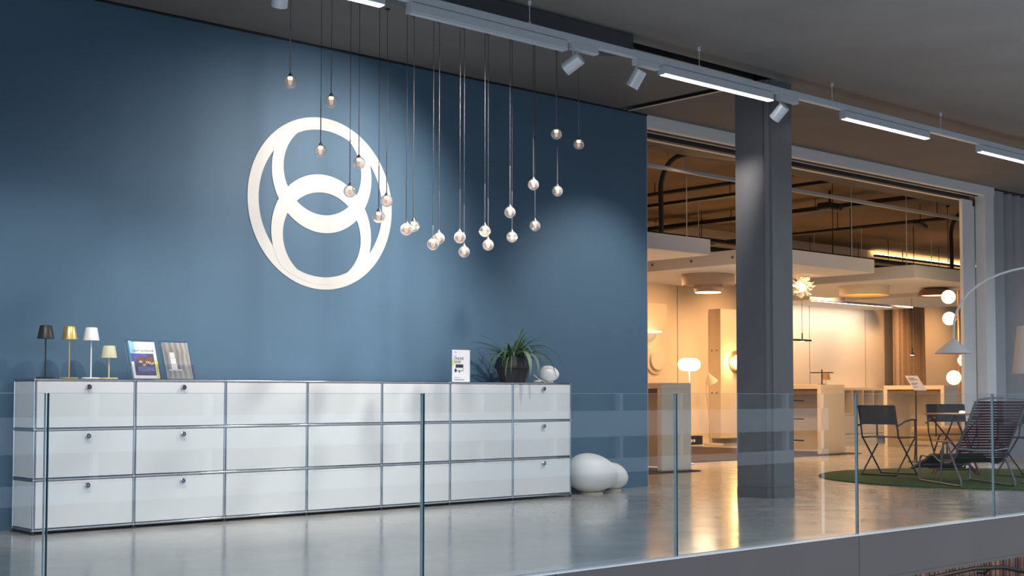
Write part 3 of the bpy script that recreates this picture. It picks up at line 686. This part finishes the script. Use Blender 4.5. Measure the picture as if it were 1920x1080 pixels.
cg = thing('cove_light', 'long glowing cove strip high on the showroom back wall', 'light', (25.4, 7.9, 4.18))
MB().cbox(-2.4, 2.4, -.03, .04, -.03, .02, .004).build('profile', M_dark, cg); MB().box(-2.4, 2.4, -.02, .03, .02, .035).build('diffuser', emit('cove_led', (1, .70, .34), 16), cg)
ah = thing('air_handler', 'dark ribbed air handling box above the far canopy', 'vent', (21.2, 6.3, 3.05))
MB().cbox(-.75, .75, -.3, .3, 0, .42, .01).build('casing', M_black, ah)
for k in range(9): MB().box(-.68 + k * .16, -.66 + k * .16, -.31, -.30, .03, .39).build('rib', M_steel, ah)
# wall boxes on back wall
def wall_box(x0, x1, z0, z1, dep, label):
    t = thing('display_wall_unit', label, 'display unit', ((x0 + x1) / 2, 8.0, z0)); X = (x1 - x0) / 2
    MB().cbox(-X, X, -dep, -.002, 0, z1 - z0, .004).build('panel_body', M_wallin, t)
    for z in (.9, 1.75):
        for s in (.08, .17): MB().lathe([(0, 0), (.02, 0), (.02, .006), (0, .006)], 10, (-X - .006, -dep + s * 1.3, z), Matrix.Rotation(PI / 2, 3, 'Y')).build('socket', M_steel, t)
wall_box(17.12, 19.0, .10, 2.68, .30, 'tall wall display panel with the glowing sconce')
wall_box(14.2, 15.72, .10, 2.72, .12, 'tall wall display panel carrying the ring wall lamp')
rg = thing('ring_wall_lamp', 'round cream wall lamp with raised disc beside the blue wall', 'wall lamp', (15.345, 7.88, 1.63))
RX = Matrix.Rotation(PI / 2, 3, 'X')
MB().lathe([(0, 0), (.26, 0), (.27, .02), (.27, .04), (.2, .05), (0, .05)], 40, M=RX).build('outer_disc', M_wallin, rg, True)
MB().lathe([(0, .06), (.19, .06), (.195, .075), (.19, .10), (0, .10)], 40, M=RX).build('inner_disc', M_cream, rg, True); MB().lathe([(0, .045), (.1, .045), (.1, .065), (0, .065)], 16, M=RX).build('spacer', M_cream, rg)
so = thing('wall_sconce', 'glowing gold wall sconce at the left edge of the column', 'wall lamp', (17.59, 7.70, 1.62))
MB().lathe([(0, 0), (.21, 0), (.22, .015), (.20, .03), (0, .03)], 36, M=RX).build('back_disc', M_brass, so, True)
MB().lathe([(0, .03), (.14, .03), (.15, .05), (.14, .06), (0, .06)], 30, M=RX).build('glow_ring', M_globe_on, so, True)
MB().cbox(-.12, .14, -.16, -.06, -.16, .06, .01).build('front_block', M_cream, so)
light('POINT', 'sconce_glow', (17.45, 7.55, 1.62), 22, (1, .66, .22), shadow_soft_size=.12)
hl = thing('halo_wall_lamp', 'thin glowing disc lamp by the blue wall edge', 'wall lamp', (15.10, 7.88, 2.14))
MB().lathe([(0, 0), (.3, .005), (.31, .015), (.3, .03), (0, .04)], 30).build('disc', emit('halo_led', (1, .80, .52), 1.6), hl, True); MB().box(-.02, .02, .0, .119, .005, .03).build('arm', M_white, hl)
# counters
def counter(x0, x1, y0, y1, h, label, shelf=False):
    t = thing('display_counter', label, 'counter', (x0, y0, .0125 if x0 < 16 else 0)); X, Y = x1 - x0, y1 - y0; th = .075
    MB().cbox(0, X, 0, Y, h - th, h, .004).build('worktop', M_cream, t)
    MB().cbox(0, X, 0, th, 0, h - th - .001, .004).build('end_panel', M_cream, t); MB().cbox(0, X, Y - th, Y, 0, h - th - .001, .004).build('end_panel', M_cream, t)
    MB().box(.03, X, th, Y - th, h - th - .06, h - th - .002).build('cable_channel', mat('channel_brown', (.20, .13, .08), .7, var=.1), t)
    MB().box(X - .03, X - .005, th, Y - th, .02, h - th - .061).build('rear_panel', M_cream, t)
    if shelf:
        for z in (.2, .55, .85): MB().box(.02, .06, th + .3, th + .5, z, z + .02).build('drawer_pull', M_black, t)
    return t
counter(8.83, 9.40, 1.98, 4.3, 1.11, 'cream display counter nearest to the end of the blue wall')
counter(14.39, 15.06, 3.46, 4.85, 1.125, 'cream display counter with the cross-shaped lamp right of the column', True)
counter(18.28, 19.07, 3.5, 4.75, 1.14, 'cream display counter farthest right, in front of the curtain')
ob = thing('orange_stool', 'orange round-backed stool seen under the counter by the blue wall', 'stool', (10.1, 3.6, 0))
MB().lathe([(0, .62), (.17, .62), (.20, .68), (.19, .95), (.14, 1.05), (0, 1.06)], 24).build('seat_shell', mat('orange_shell', (.62, .10, .02), .4, var=.06), ob, True); MB().tube([(0, 0, 0), (0, 0, .63)], .03, 10).build('post', M_alu, ob); cyl(.2, 0, .02, 24).build('foot_disc', M_alu, ob)
sk = thing('wall_socket', 'white wall socket seen below the counter by the blue wall', 'socket', (11.9, 5.45, .62))
MB().cbox(-.07, .07, -.02, 0, -.11, .11, .006).build('plate', M_white, sk); MB().cbox(-.03, .03, -.026, -.02, -.012, .012, .004).build('insert', M_steel, sk)
sw = struct(MB().cbox(11.3, 12.35, 5.45, 5.6, 0, 2.2, .004).build('wall_partition', M_wallin))
# lamps on counters
ml = thing('mushroom_lamp', 'glowing white mushroom lamp on a slim pole behind the left counter', 'floor lamp', (10.575, 3.0, 0))
def rr(a, b, z0, n=10): # rounded pill profile
    return [(0, z0)] + [(a - b + b * math.sin(t), z0 + b - b * math.cos(t)) for t in [PI * k / n for k in range(n + 1)]] + [(0, z0 + 2 * b)]
MB().lathe(rr(.158, .088, 1.305), 36).build('shade', M_mush_on, ml, True); MB().lathe([(0, 0), (.08, 0), (.08, .012), (.010, .03), (.006, .9), (.012, 1.31), (0, 1.31)], 20).build('pole', M_white, ml, True)
light('POINT', 'mushroom_glow', (10.62, 2.75, 1.39), 10, (1, .78, .5), shadow_soft_size=.15)
rd = thing('reading_lamp', 'slim floor lamp with slanted cone shade by the back wall', 'floor lamp', (16.52, 7.4, 0))
MB().lathe([(0, 0), (.19, 0), (.19, .02), (.03, .03), (0, .03)], 28).build('base', M_sand, rd, True)
MB().tube([(-.06, 0, .02), (-.225, 0, 1.14), (-.215, 0, 1.19), (-.18, 0, 1.24)], .010, 8).build('pole', M_sand, rd, True)
MB().lathe([(.012, .20), (.125, 0), (.121, -.003), (.009, .19), (.012, .20)], 28, (-.06, 0, 1.205), Matrix.Rotation(-.5, 3, 'Y')).build('shade', M_cream, rd, True); MB().lathe([(0, 0), (.10, 0), (.10, .012), (0, .012)], 20, (-.06, 0, 1.212), Matrix.Rotation(-.5, 3, 'Y')).build('bulb_disc', M_warm_on, rd)
tb = thing('outlet_box', 'black outlet box on the floor behind the counter', 'outlet', (15.75, 7.3, 0)); MB().cbox(-.6, .22, -.08, .08, .02, .19, .006).build('box', M_black, tb)
for s in (.08, .16): MB().lathe([(0, 0), (.03, 0), (.03, .01), (0, .01)], 12, (s - .2, -.08, .1), RX).build('socket', M_white, tb)
cbl = thing('power_cable', 'dark cable trailing over the floor from the reading lamp', 'cable', (16.85, 6.9, 0)); MB().tube([(0, .15, .012), (.3, -.05, .012), (.6, .1, .012), (1.0, -.1, .012), (1.3, .1, .012), (2.2, .3, .012)], .010, 6).build('lead', M_dark, cbl, True)
# low plinth at back wall
lp = thing('low_plinth', 'low cream plinth along the back wall under the reading lamp', 'plinth', (17.5, 7.9, 0)); MB().cbox(1.4, 2.6, -.35, -.02, .0, .29, .004).build('body', M_cream, lp)
# drum ceiling lamps
def drum(x, y, z, r, h, label, tier=None, m=None, lit=M_warm_on):
    t = thing('drum_ceiling_lamp', label, 'ceiling lamp', (x, y, z))
    MB().lathe([(r - .015, 0), (r, 0), (r, h), (0, h), (0, h - .02), (r - .015, h - .02), (r - .015, 0)], 44).build('drum_shade', m or M_cream, t, True)
    if tier:
        MB().lathe([(0, -tier[1]), (tier[0] - .01, -tier[1]), (tier[0], -tier[1] + .01), (tier[0], .01), (0, .01)], 36).build('lower_drum', m or M_cream, t, True)
        MB().lathe([(0, -tier[1] - .006), (tier[0] - .02, -tier[1] - .006), (tier[0] - .02, -tier[1]), (0, -tier[1])], 32).build('diffuser', emit('tier_led', (1, .80, .52), 8), t)
        MB().lathe([(0, .005), (r - .016, .005), (r - .016, .012), (0, .012)], 40).build('drum_base', m or M_cream, t)
    else:
        MB().lathe([(0, .03), (r - .016, .03), (r - .016, .036), (0, .036)], 36).build('diffuser', lit, t)
drum(12.06, 3.87, 2.63, .40, .17, 'two-tier beige drum lamp left of the column', (.215, .10), mat('taupe_shade', (.42, .33, .27), .6, var=.03))
drum(15.73, 3.50, 2.645, .415, .155, 'cream drum lamp with orange inside right of the column', lit=emit('orange_inner', (1, .50, .10), .8))
dm = thing('dome_ceiling_lamp', 'shallow brown dome ceiling lamp near the globe lamp', 'ceiling lamp', (16.93, 2.86, 2.66))
MB().lathe([(.30, 0), (.31, .0), (.27, .10), (.18, .14), (0, .14), (0, .13), (.26, .09), (.30, 0)], 40).build('dome', mat('brown_dome', (.17, .10, .075), .5, var=.06), dm, True); MB().lathe([(0, .02), (.27, .02), (.27, .03), (0, .03)], 32).build('diffuser', M_warm_on, dm)
# feathery pendant beside column
fe = thing('petal_pendant', 'white crumpled petal pendant glowing right of the column', 'pendant lamp', (13.35, 3.07, 2.66)); rf = random.Random(5)
sph = MB().lathe([(0, -.10)] + [(.10 * math.cos(a), .10 * math.sin(a)) for a in [(-90 + 180 * k / 8) * PI / 180 for k in range(1, 8)]] + [(0, .10)], 14).build('glow_core', emit('petal_glow', (1, .75, .48), 1.1), fe, True)
pet = MB(); pet.v = [(0, 0, 0), (.05, -.04, .03), (.11, -.02, 0), (.12, .02, .02), (.05, .045, -.02)]; pet.f = [(0, 1, 2), (0, 2, 3), (0, 3, 4)]
pme = pet.mesh('petal', mat('petal_white', (.85, .78, .70), .5, var=.04))
for k in range(60):
    v = Vector((rf.gauss(0, 1), rf.gauss(0, 1), rf.gauss(0, 1))).normalized()
    q = v.to_track_quat('X', 'Z').to_euler(); o = obj('petal', pme, fe, v * .085, q)
MB().tube([(0, 0, .05), (0, 0, .345 - .205)], .004, 6).build('stem', M_white, fe)
# bar pendants
def bar_pendant(x, y, z, L, rz, zt, label):
    t = thing('bar_pendant', label, 'pendant lamp', (x, y, z), rz); MB().cbox(-L, L, -.03, .03, 0, .035, .006).build('bar', M_dark, t); MB().tube([(0, 0, .03), (0, 0, .14)], .012, 8).build('collar', M_dark, t)
    MB().tube([(0, 0, .13), (0, 0, zt - z)], .004, 6).build('cord', M_dark, t); MB().lathe([(0, -.008), (.035, -.008), (.035, 0), (0, 0)], 14).build('lens', M_mush_on, t)
bar_pendant(15.50, 4.6, 1.90, .24, .0, 2.80, 'dark bar pendant just right of the steel column')
bar_pendant(19.05, 4.6, 1.73, .16, .6, 2.83, 'small dark bar pendant in front of the curtain')
# cross-shaped lamp
cr = thing('cross_lamp', 'dark cross-shaped table lamp on the counter right of the column', 'table lamp', (14.80, 3.72, 1.1375), -.74)
MB().cbox(-.010, .010, -.010, .010, 0, .25, .002).build('upright', M_dark, cr); MB().cbox(-.19, .19, -.010, .010, .188, .206, .002).build('crossbar', M_dark, cr); MB().lathe([(.07, .08), (.05, .18), (.046, .18), (.066, .08), (.07, .08)], 20, (.07, 0, .0)).build('shade', mat('tan_shade', (.45, .28, .15), .7, var=.06), cr, True)
MB().tube([(.07, 0, 0), (.07, 0, .17)], .005, 6).build('stem', M_brass, cr); cyl(.06, 0, .012, 20).build('base', M_dark, cr)
# cubby shelf at back wall
cs = thing('cubby_shelf', 'low cream cubby shelf along the back wall before the curtain', 'shelf', (21.1, 7.55, 0))
MB().cbox(0, 2.05, 0, .42, 1.06, 1.115, .003).build('top_board', M_cream, cs); MB().cbox(0, 2.05, 0, .42, .52, .56, .003).build('shelf_board', M_cream, cs); MB().cbox(0, 2.05, 0, .42, 0, .10, .003).build('plinth', M_cream, cs)
for k in range(6): MB().cbox(k * .405, k * .405 + .03, 0, .42, .10, 1.058, .003).build('divider', M_cream, cs)
MB().box(0, 2.05, .40, .42, .1, 1.06).build('back_board', M_cream, cs)
for k in range(5): MB().cbox(k * .405 + .035, k * .405 + .40, 0, .018, .11, .515, .003).build('cupboard_door', M_cream, cs)
# curtain
cu = thing('curtain', 'floor-length tan pleated curtain at the back of the showroom', 'curtain', (23.35, 7.62, .03)); b = MB(); n = 120; L = 1.25
for s in (0, 1):
    for k in range(n + 1):
        xx = L * k / n; yy = .05 * math.sin(k * .52) + .02 * math.sin(k * .21 + 1)
        for z in (0, 3.2): b.v.append((xx + (.07 * k / n if z == 0 else 0), yy + s * .006, z))
for s in (0, 1):
    o_ = s * 2 * (n + 1)
    for k in range(n):
        f_ = (o_ + 2 * k, o_ + 2 * k + 2, o_ + 2 * k + 3, o_ + 2 * k + 1); b.f.append(f_ if s == 0 else f_[::-1])
b.build('drape', mat('tan_curtain', (.52, .36, .23), .85, var=.08, scale=30), cu, True); MB().tube([(-.05, 0, 3.22), (L + .05, 0, 3.22)], .015, 8).build('curtain_rail', M_dark, cu); MB().box(-.02, .02, 0, .37, 3.21, 3.23).build('rail_bracket', M_dark, cu)
# carpets
tag(MB().cbox(8.4, 9.46, 1.87, 5.2, .001, .012, .003).build('carpet', M_rug), 'dark red carpet under the counter by the blue wall', 'carpet')
tag(MB().cbox(10.9, 15.3, 3.30, 6.9, .001, .012, .003).build('carpet', M_rug), 'wide dark red carpet behind the steel column', 'carpet')
# ceiling spotlights on canopy D
for i, (x, y) in enumerate([(19.3, 4.0), (20.6, 3.2)]):
    t = thing('canopy_spotlight', ['small dark spotlight under the far canopy near the curtain', 'small dark spotlight under the far canopy near the globe lamp'][i], 'spotlight', (x, y, 2.83)); MB().lathe([(0, -.10), (.05, -.10), (.05, -.05), (.02, -.04), (.02, 0), (0, 0)], 16).build('head', M_steel, t, True)
# globe column lamp
gx, gy = 14.69, 1.2
gc = thing('globe_floor_lamp', 'copper pole floor lamp with four glowing globes left of the door frame', 'floor lamp', (gx, gy, 0))
MB().tube([(0, 0, .02), (0, 0, 2.55)], .012, 10).build('pole', M_copper, gc, True); cyl(.16, 0, .02, 28).build('base', M_copper, gc, True)
for (du, z, r) in [(-.145, 2.448, .104), (-.137, 2.121, .10), (.072, 1.49, .09), (-.08, 1.229, .108)]:
    g = MB().lathe([(0, -r)] + [(r * math.cos(a), r * math.sin(a)) for a in [(-90 + 180 * k / 14) * PI / 180 for k in range(1, 14)]] + [(0, r)], 26, (du * .74, -du * .67, z)).build('globe', M_globe_on, gc, True)
    MB().tube([(0, 0, z), (du * .6, -du * .55, z)], .008, 6).build('globe_arm', M_copper, g)
light('POINT', 'globe_lamp_glow', (gx - .1, gy, 1.9), 16, (1, .72, .40), shadow_soft_size=.2).data.use_shadow = False
# brochure stand
bs = thing('sign_stand', 'slim floor stand with tilted white information sheet', 'sign stand', (13.55, 1.25, 0), -.74)
cyl(.13, 0, .012, 24).build('base', M_dark, bs, True); MB().tube([(0, 0, .01), (0, 0, 1.06)], .011, 8).build('pole', M_dark, bs, True)
bh = MB(); bh.quad((-.06, -.12, 1.04), (.12, -.12, 1.04), (.06, .11, 1.25), (-.12, .11, 1.25)); bh.quad((-.12, .11, 1.243), (.06, .11, 1.243), (.12, -.12, 1.033), (-.06, -.12, 1.033))
for i in range(4): bh.f.append((i, (i + 1) % 4, [7, 6, 5, 4][(i + 1) % 4], [7, 6, 5, 4][i]))
sh_ = bh.build('sheet', white_paper, bs)
for k, (t0, ln, m_) in enumerate([(.80, .5, M_dark), (.70, .7, M_dark), (.62, .35, MATS['mark_yellow']), (.45, .5, M_steel), (.38, .4, M_steel), (.2, .3, M_steel)]):
    a = Vector((-.06, -.12, 1.0415)); U = Vector((.18, 0, 0)); V = Vector((-.06, .23, .21)); p = a + V * t0 + U * .12
    MB().quad(p, p + U * ln, p + U * ln + V * .035, p + V * .035).build('text_line', m_, sh_)
# ottoman bench
ot = thing('ottoman_bench', 'tan cushioned bench behind the folding chairs', 'bench', (14.35, 1.25, 0), -.1)
def cushion(x0, x1, y0, y1, z0, z1, c): return MB().cbox(x0, x1, y0, y1, z0, z1, c)
M_tan = mat('tan_fabric', (.52, .36, .19), .85, var=.08, scale=40, bump=.2, bscale=120)
def soft(name, dims, m, parent):
    o = MB().box(*dims).build(name, m, parent); mod = o.modifiers.new('round', 'BEVEL'); mod.width = .05; mod.segments = 4
    o.data.polygons.foreach_set('use_smooth', [True] * len(o.data.polygons)); return o
soft('seat_cushion', (-.44, .44, -.30, .30, .375, .50), M_tan, ot); soft('lower_cushion', (-.42, .42, -.29, .29, .29, .385), M_tan, ot)
for sx in (-1, 1):
    for sy in (-1, 1): MB().tube([(sx * .38, sy * .24, .30), (sx * .40, sy * .25, 0)], .012, 8).build('leg', M_dark, ot, True)

# ================================================================== TERRACE GROUP
gr = MB(); n = 72; cxr, cyr, rr_ = 10.85, -1.35, 1.98
gr.lathe([(0, .001), (rr_, .001), (rr_, .011), (rr_ - .01, .014), (0, .014)], 90, (cxr, cyr, 0)); tag(gr.build('round_rug', M_green, None, True), 'round green turf rug under the terrace furniture', 'rug')
GZ = .014
M_mesh = mat('chair_mesh_fabric', (.035, .036, .042), .7, var=.15, scale=120, alpha=.86)
def folding_chair(label, loc, rz, tagged=False, m=M_dark):
    t = thing('folding_chair', label, 'chair', (loc[0], loc[1], GZ), rz, 'folding armchairs on the green rug'); hw = .245
    for s in (-1, 1):
        y = s * hw
        MB().tube([(-.26, y, .83), (-.21, y, .62), (-.18, y, .46), (.22, y, .012)], .010, 8).build('back_leg_frame', m, t, True)
        MB().tube([(.24, y * .94, .45), (.17, y * .94, .41), (-.22, y * .94, .012)], .010, 8).build('leg', m, t, True)
        MB().tube([(-.25, y * 1.06, .595), (-.19, y * 1.06, .60), (-.05, y * 1.06, .645), (.09, y * 1.06, .665), (.20, y * 1.06, .66)], .011, 8).build('armrest', m, t, True)
        MB().tube([(.16, y * 1.06, .66), (.17, y * 1.06, .43)], .010, 8).build('arm_post', m, t, True)
        MB().tube([(-.19, y, .45), (.25, y * .94, .455)], .009, 8).build('seat_rail', m, t, True)
    MB().tube([(.22, -hw, .011), (.22, hw, .011)], .010, 8).build('foot_bar', m, t, True); MB().tube([(-.22, -hw, .011), (-.22, hw, .011)], .010, 8).build('foot_bar', m, t, True)
    b = MB(); b.quad((-.262, -hw, .83), (-.262, hw, .83), (-.214, hw, .61), (-.214, -hw, .61)); b.quad((-.256, hw, .83), (-.256, -hw, .83), (-.208, -hw, .61), (-.208, hw, .61)); b.build('backrest', M_mesh, t)
    b = MB().box(-.19, .24, -hw + .01, hw - .01, .452, .459); b.build('seat', M_mesh, t)
    MB().tube([(-.205, -hw, .615), (-.205, hw, .615)], .007, 8).build('back_bar', m, t, True); MB().tube([(-.26, -hw, .83), (-.26, hw, .83)], .008, 8).build('top_bar', m, t, True)
    if tagged: MB().cbox(-.03, .005, .05, .14, .375, .447, .002).build('care_tag', white_paper, t)
folding_chair('charcoal folding armchair standing alone at the left of the round table', (10.33, -.30), 0, True)
folding_chair('charcoal folding armchair facing the camera behind the round table', (12.0, -.19), math.atan2(-.74, -.67))
M_teal = mat('teal_steel', (.045, .075, .085), .42, var=.08, scale=30)
folding_chair('dark teal folding armchair cut off by the right picture edge', (11.33, -1.51), 2.9, False, M_teal)
# bistro table
bt_ = thing('bistro_table', 'small round orange table with crossed dark red legs', 'table', (11.17, -.70, GZ))
MB().lathe([(0, .718), (.36, .718), (.37, .722), (.37, .732), (.36, .735), (0, .735)], 48).build('tabletop', mat('orange_top', (.62, .24, .10), .35, var=.04), bt_, True)
M_wine = mat('wine_red_steel', (.17, .022, .035), .4, var=.06, scale=30)
for k in range(4):
    a = .5 + k * PI / 2
    for dlt in (2.3, -2.3):
        MB().tube([(.30 * math.cos(a), .30 * math.sin(a), .715), (.36 * math.cos(a + dlt), .36 * math.sin(a + dlt), .008)], .009, 8).build('leg', M_wine, bt_, True)
ac = thing('table_candle', 'tiny glowing lamp on the orange table top', 'lamp', (11.27, -.74, GZ + .735)); MB().lathe([(0, 0), (.03, 0), (.035, .02), (.02, .03), (0, .03)], 18).build('glass_cup', M_mush_on, ac, True); cyl(.036, 0, .003, 18).build('dish', M_white, ac)
# lounge chair
lc = thing('lounge_chair', 'reclining lounge chair with plum and black slats and grey tube frame', 'chair', (9.60, -1.70, GZ)); lc.rotation_euler = (0, 0, math.atan2(.79, .61))
prof = [(-.88, .885), (-.82, .815), (-.75, .735), (-.66, .645), (-.56, .545), (-.47, .445), (-.40, .35), (-.32, .278), (-.20, .245), (-.07, .238), (.06, .26), (.17, .30), (.24, .312), (.31, .30), (.45, .245), (.66, .185), (.86, .13)]
def resample(P, n):
    d = [0]
    for a, b in zip(P, P[1:]): d.append(d[-1] + math.hypot(b[0] - a[0], b[1] - a[1]))
    out = []
    for k in range(n):
        s = d[-1] * k / (n - 1); i = max(j for j in range(len(d)) if d[j] <= s + 1e-9); i = min(i, len(P) - 2); u = (s - d[i]) / (d[i + 1] - d[i])
        out.append((P[i][0] + u * (P[i + 1][0] - P[i][0]), P[i][1] + u * (P[i + 1][1] - P[i][1]), (P[i + 1][0] - P[i][0], P[i + 1][1] - P[i][1])))
    return out
HW = .27
M_plum = mat('plum_slat', (.060, .016, .032), .45, var=.12, scale=20); M_bslat = mat('black_slat', (.010, .013, .016), .5, var=.1, scale=20)
slm = {m.name: MB().cbox(-.003, .003, -HW - .012, HW + .012, -.015, .015, .002).mesh('slat', m) for m in (M_plum, M_bslat)}
for i, (s, z, d) in enumerate(resample(prof, 54)):
    th = math.atan2(d[1], d[0]); m = M_plum if i < 20 else M_bslat
    o = obj('slat', slm[m.name], lc, (s, 0, z), (0, -(th - PI / 2) , 0)); 
for s in (-1, 1):
    MB().tube([(a, s * HW, z - .012) for a, z in prof], .011, 8).build('side_rail', M_steel, lc, True)
    y = s * (HW + .02)
    MB().tube([(.30, y, .285), (.50, y, .285), (.545, y, .25), (.575, y, .05), (.56, y, .015), (.50, y, .011), (-.50, y, .011), (-.55, y, .02), (-.55, y, .06), (-.24, y, .40), (-.19, y, .44), (-.10, y, .445)], .011, 8).build('skid', M_steel, lc, True)
    MB().tube([(-.10, y, .445), (-.06, y, .30), (-.02, y, .011)], .011, 8).build('arm_strut', M_steel, lc, True)
    MB().cbox(-.26, .02, y - .025, y + .025, .450, .470, .006).build('armrest', mat('oiled_teak', (.42, .24, .10), .5, var=.12, scale=20), lc)
MB().tube([(-.88, -HW, .875), (-.905, -HW + .03, .915), (-.912, -.1, .93), (-.912, .1, .93), (-.905, HW - .03, .915), (-.88, HW, .875)], .011, 8).build('head_tube', M_steel, lc, True)
MB().tube([(-.44, -HW - .02, .40), (-.52, -.1, .38), (-.52, .1, .38), (-.44, HW + .02, .40)], .010, 8).build('cross_tube', M_steel, lc, True)
MB().tube([(.52, -HW, .18), (.52, HW, .18)], .010, 8).build('front_bar', M_steel, lc, True)
# arc lamp
al = thing('arc_floor_lamp', 'white arc floor lamp with cone shade over the terrace furniture', 'floor lamp', (13.0, -2.75, 0))
tip = Vector((10.62, -1.0, 1.64)) - Vector((13.0, -2.75, 0)); pts = [(0, 0, .02), (0, 0, 1.5)]
for k in range(1, 25):
    a = PI * k / 24 ; u = (1 - math.cos(a)) / 2; pts.append((tip.x * u, tip.y * u, 1.5 + (.14 * u) + .95 * math.sin(a) ** .8))
MB().tube(pts, .014, 10).build('arc_tube', M_lwhite, al, True); cyl(.22, 0, .03, 36).build('base', M_lwhite, al, True)
MB().lathe([(.012, .0), (.215, -.175), (.213, -.180), (.01, -.012), (.012, 0)], 44, tuple(tip)).build('shade', M_lwhite, al, True); MB().lathe([(0, -.13), (.05, -.13), (.05, -.09), (0, -.08)], 20, tuple(tip)).build('bulb', M_opal, al)
# woven shade lamp at right edge
wl = thing('woven_shade_lamp', 'floor lamp with pale woven shade at the right picture edge', 'floor lamp', (10.16, -2.23, .014))
MB().lathe([(.235, 1.19), (.24, 1.19), (.185, 1.71), (.18, 1.71), (.235, 1.19)], 44).build('shade', stripe_mat('woven_linen', (.70, .66, .61), (.82, .78, .73), 60, 'Z', .9, 3), wl, True); MB().tube([(0, 0, .02), (0, 0, 1.5)], .012, 8).build('pole', M_steel, wl, True); cyl(.17, 0, .02, 30).build('base', M_steel, wl, True)
MB().tube([(-.185, 0, 1.68), (.185, 0, 1.68)], .004, 6).build('shade_bar', M_steel, wl); MB().tube([(0, 0, 1.5), (0, 0, 1.68)], .006, 6).build('harp', M_steel, wl)
# floor sockets
for i, (x, y) in enumerate([(7.234, -.84), (9.75, -1.95)][:1]):
    fs = thing('floor_socket', 'tiny white round floor socket lid right of the column', 'floor socket', (x, y, 0)); MB().lathe([(0, .0), (.045, 0), (.045, .003), (0, .004)], 20).build('lid', M_white, fs); MB().lathe([(.045, 0), (.052, 0), (.052, .002), (.045, .003)], 20).build('rim', M_alu, fs)

# folding partition right of the opening
fp_ = thing('folding_partition', 'grey folding partition stacked right of the showroom opening', 'partition', (14.42, .46, 0))
x = 0; z1 = CH - .03
M_part = mat('partition_grey', (.40, .41, .44), .5, var=.03, scale=3)
for k in range(26):
    dx = .28 if k == 0 else .125; y0, y1 = (.0, .0) if k == 0 else ((.0, .20) if k % 2 else (.20, .0))
    MB().prism([(x, y0), (x + dx, y1), (x + dx, y1 + .05), (x, y0 + .05)], .02, z1).build('partition_leaf', M_part, fp_); x += dx + .003
MB().box(-.02, x, .0, .26, z1 + .002, CH - .001).build('head_track', M_black, fp_)

# ================================================================== OPPOSITE SIDE OF THE STREET (seen mirrored in the glass)
of = thing('opposite_building', 'pale office facade across the street, mirrored in the glass balustrade', 'building', (0, -40, 0))
M_fac = mat('facade_white', (.62, .67, .72), .6, var=.03, scale=.5); M_win = mat('facade_window', (.035, .045, .055), .08, var=.3, scale=.4)
for i, (z0, z1) in enumerate([(-2.6, -1.95), (-.957, .213), (2.7, 3.9)]): MB().cbox(-40, 57, -.3, 0, z0, z1, .02).build('spandrel', M_fac, of)
MB().box(-40, 57, -.8, -.5, -7, 10).build('window_wall', M_win, of)
k = -39
while k < 57:
    MB().cbox(k - .10, k + .10, -.35, -.05, -2.6, 8.4, .01).build('mullion', M_fac, of); k += 4.2
MB().cbox(-40, 57, -.3, .4, -6.9, -6.5, .02).build('plinth', M_fac, of)
gd = struct(MB().box(-60, 200, -41, -9.6, -7.2, -7.0).build('ground', mat('street_asphalt', (.20, .20, .21), .85, var=.1, scale=.6)))
nb = thing('neighbouring_building', 'dark brick building beside the office facade across the street', 'building', (58, -40, 0))
MB().box(0, 140, -1, 0, -7, 12).build('wall', mat('dark_brick', (.035, .030, .030), .8, var=.15, scale=.5), nb)
for k in range(16): MB().box(2 + k * 8, 7 + k * 8, -.02, .02, -1, 1.6).build('window', M_win, nb)
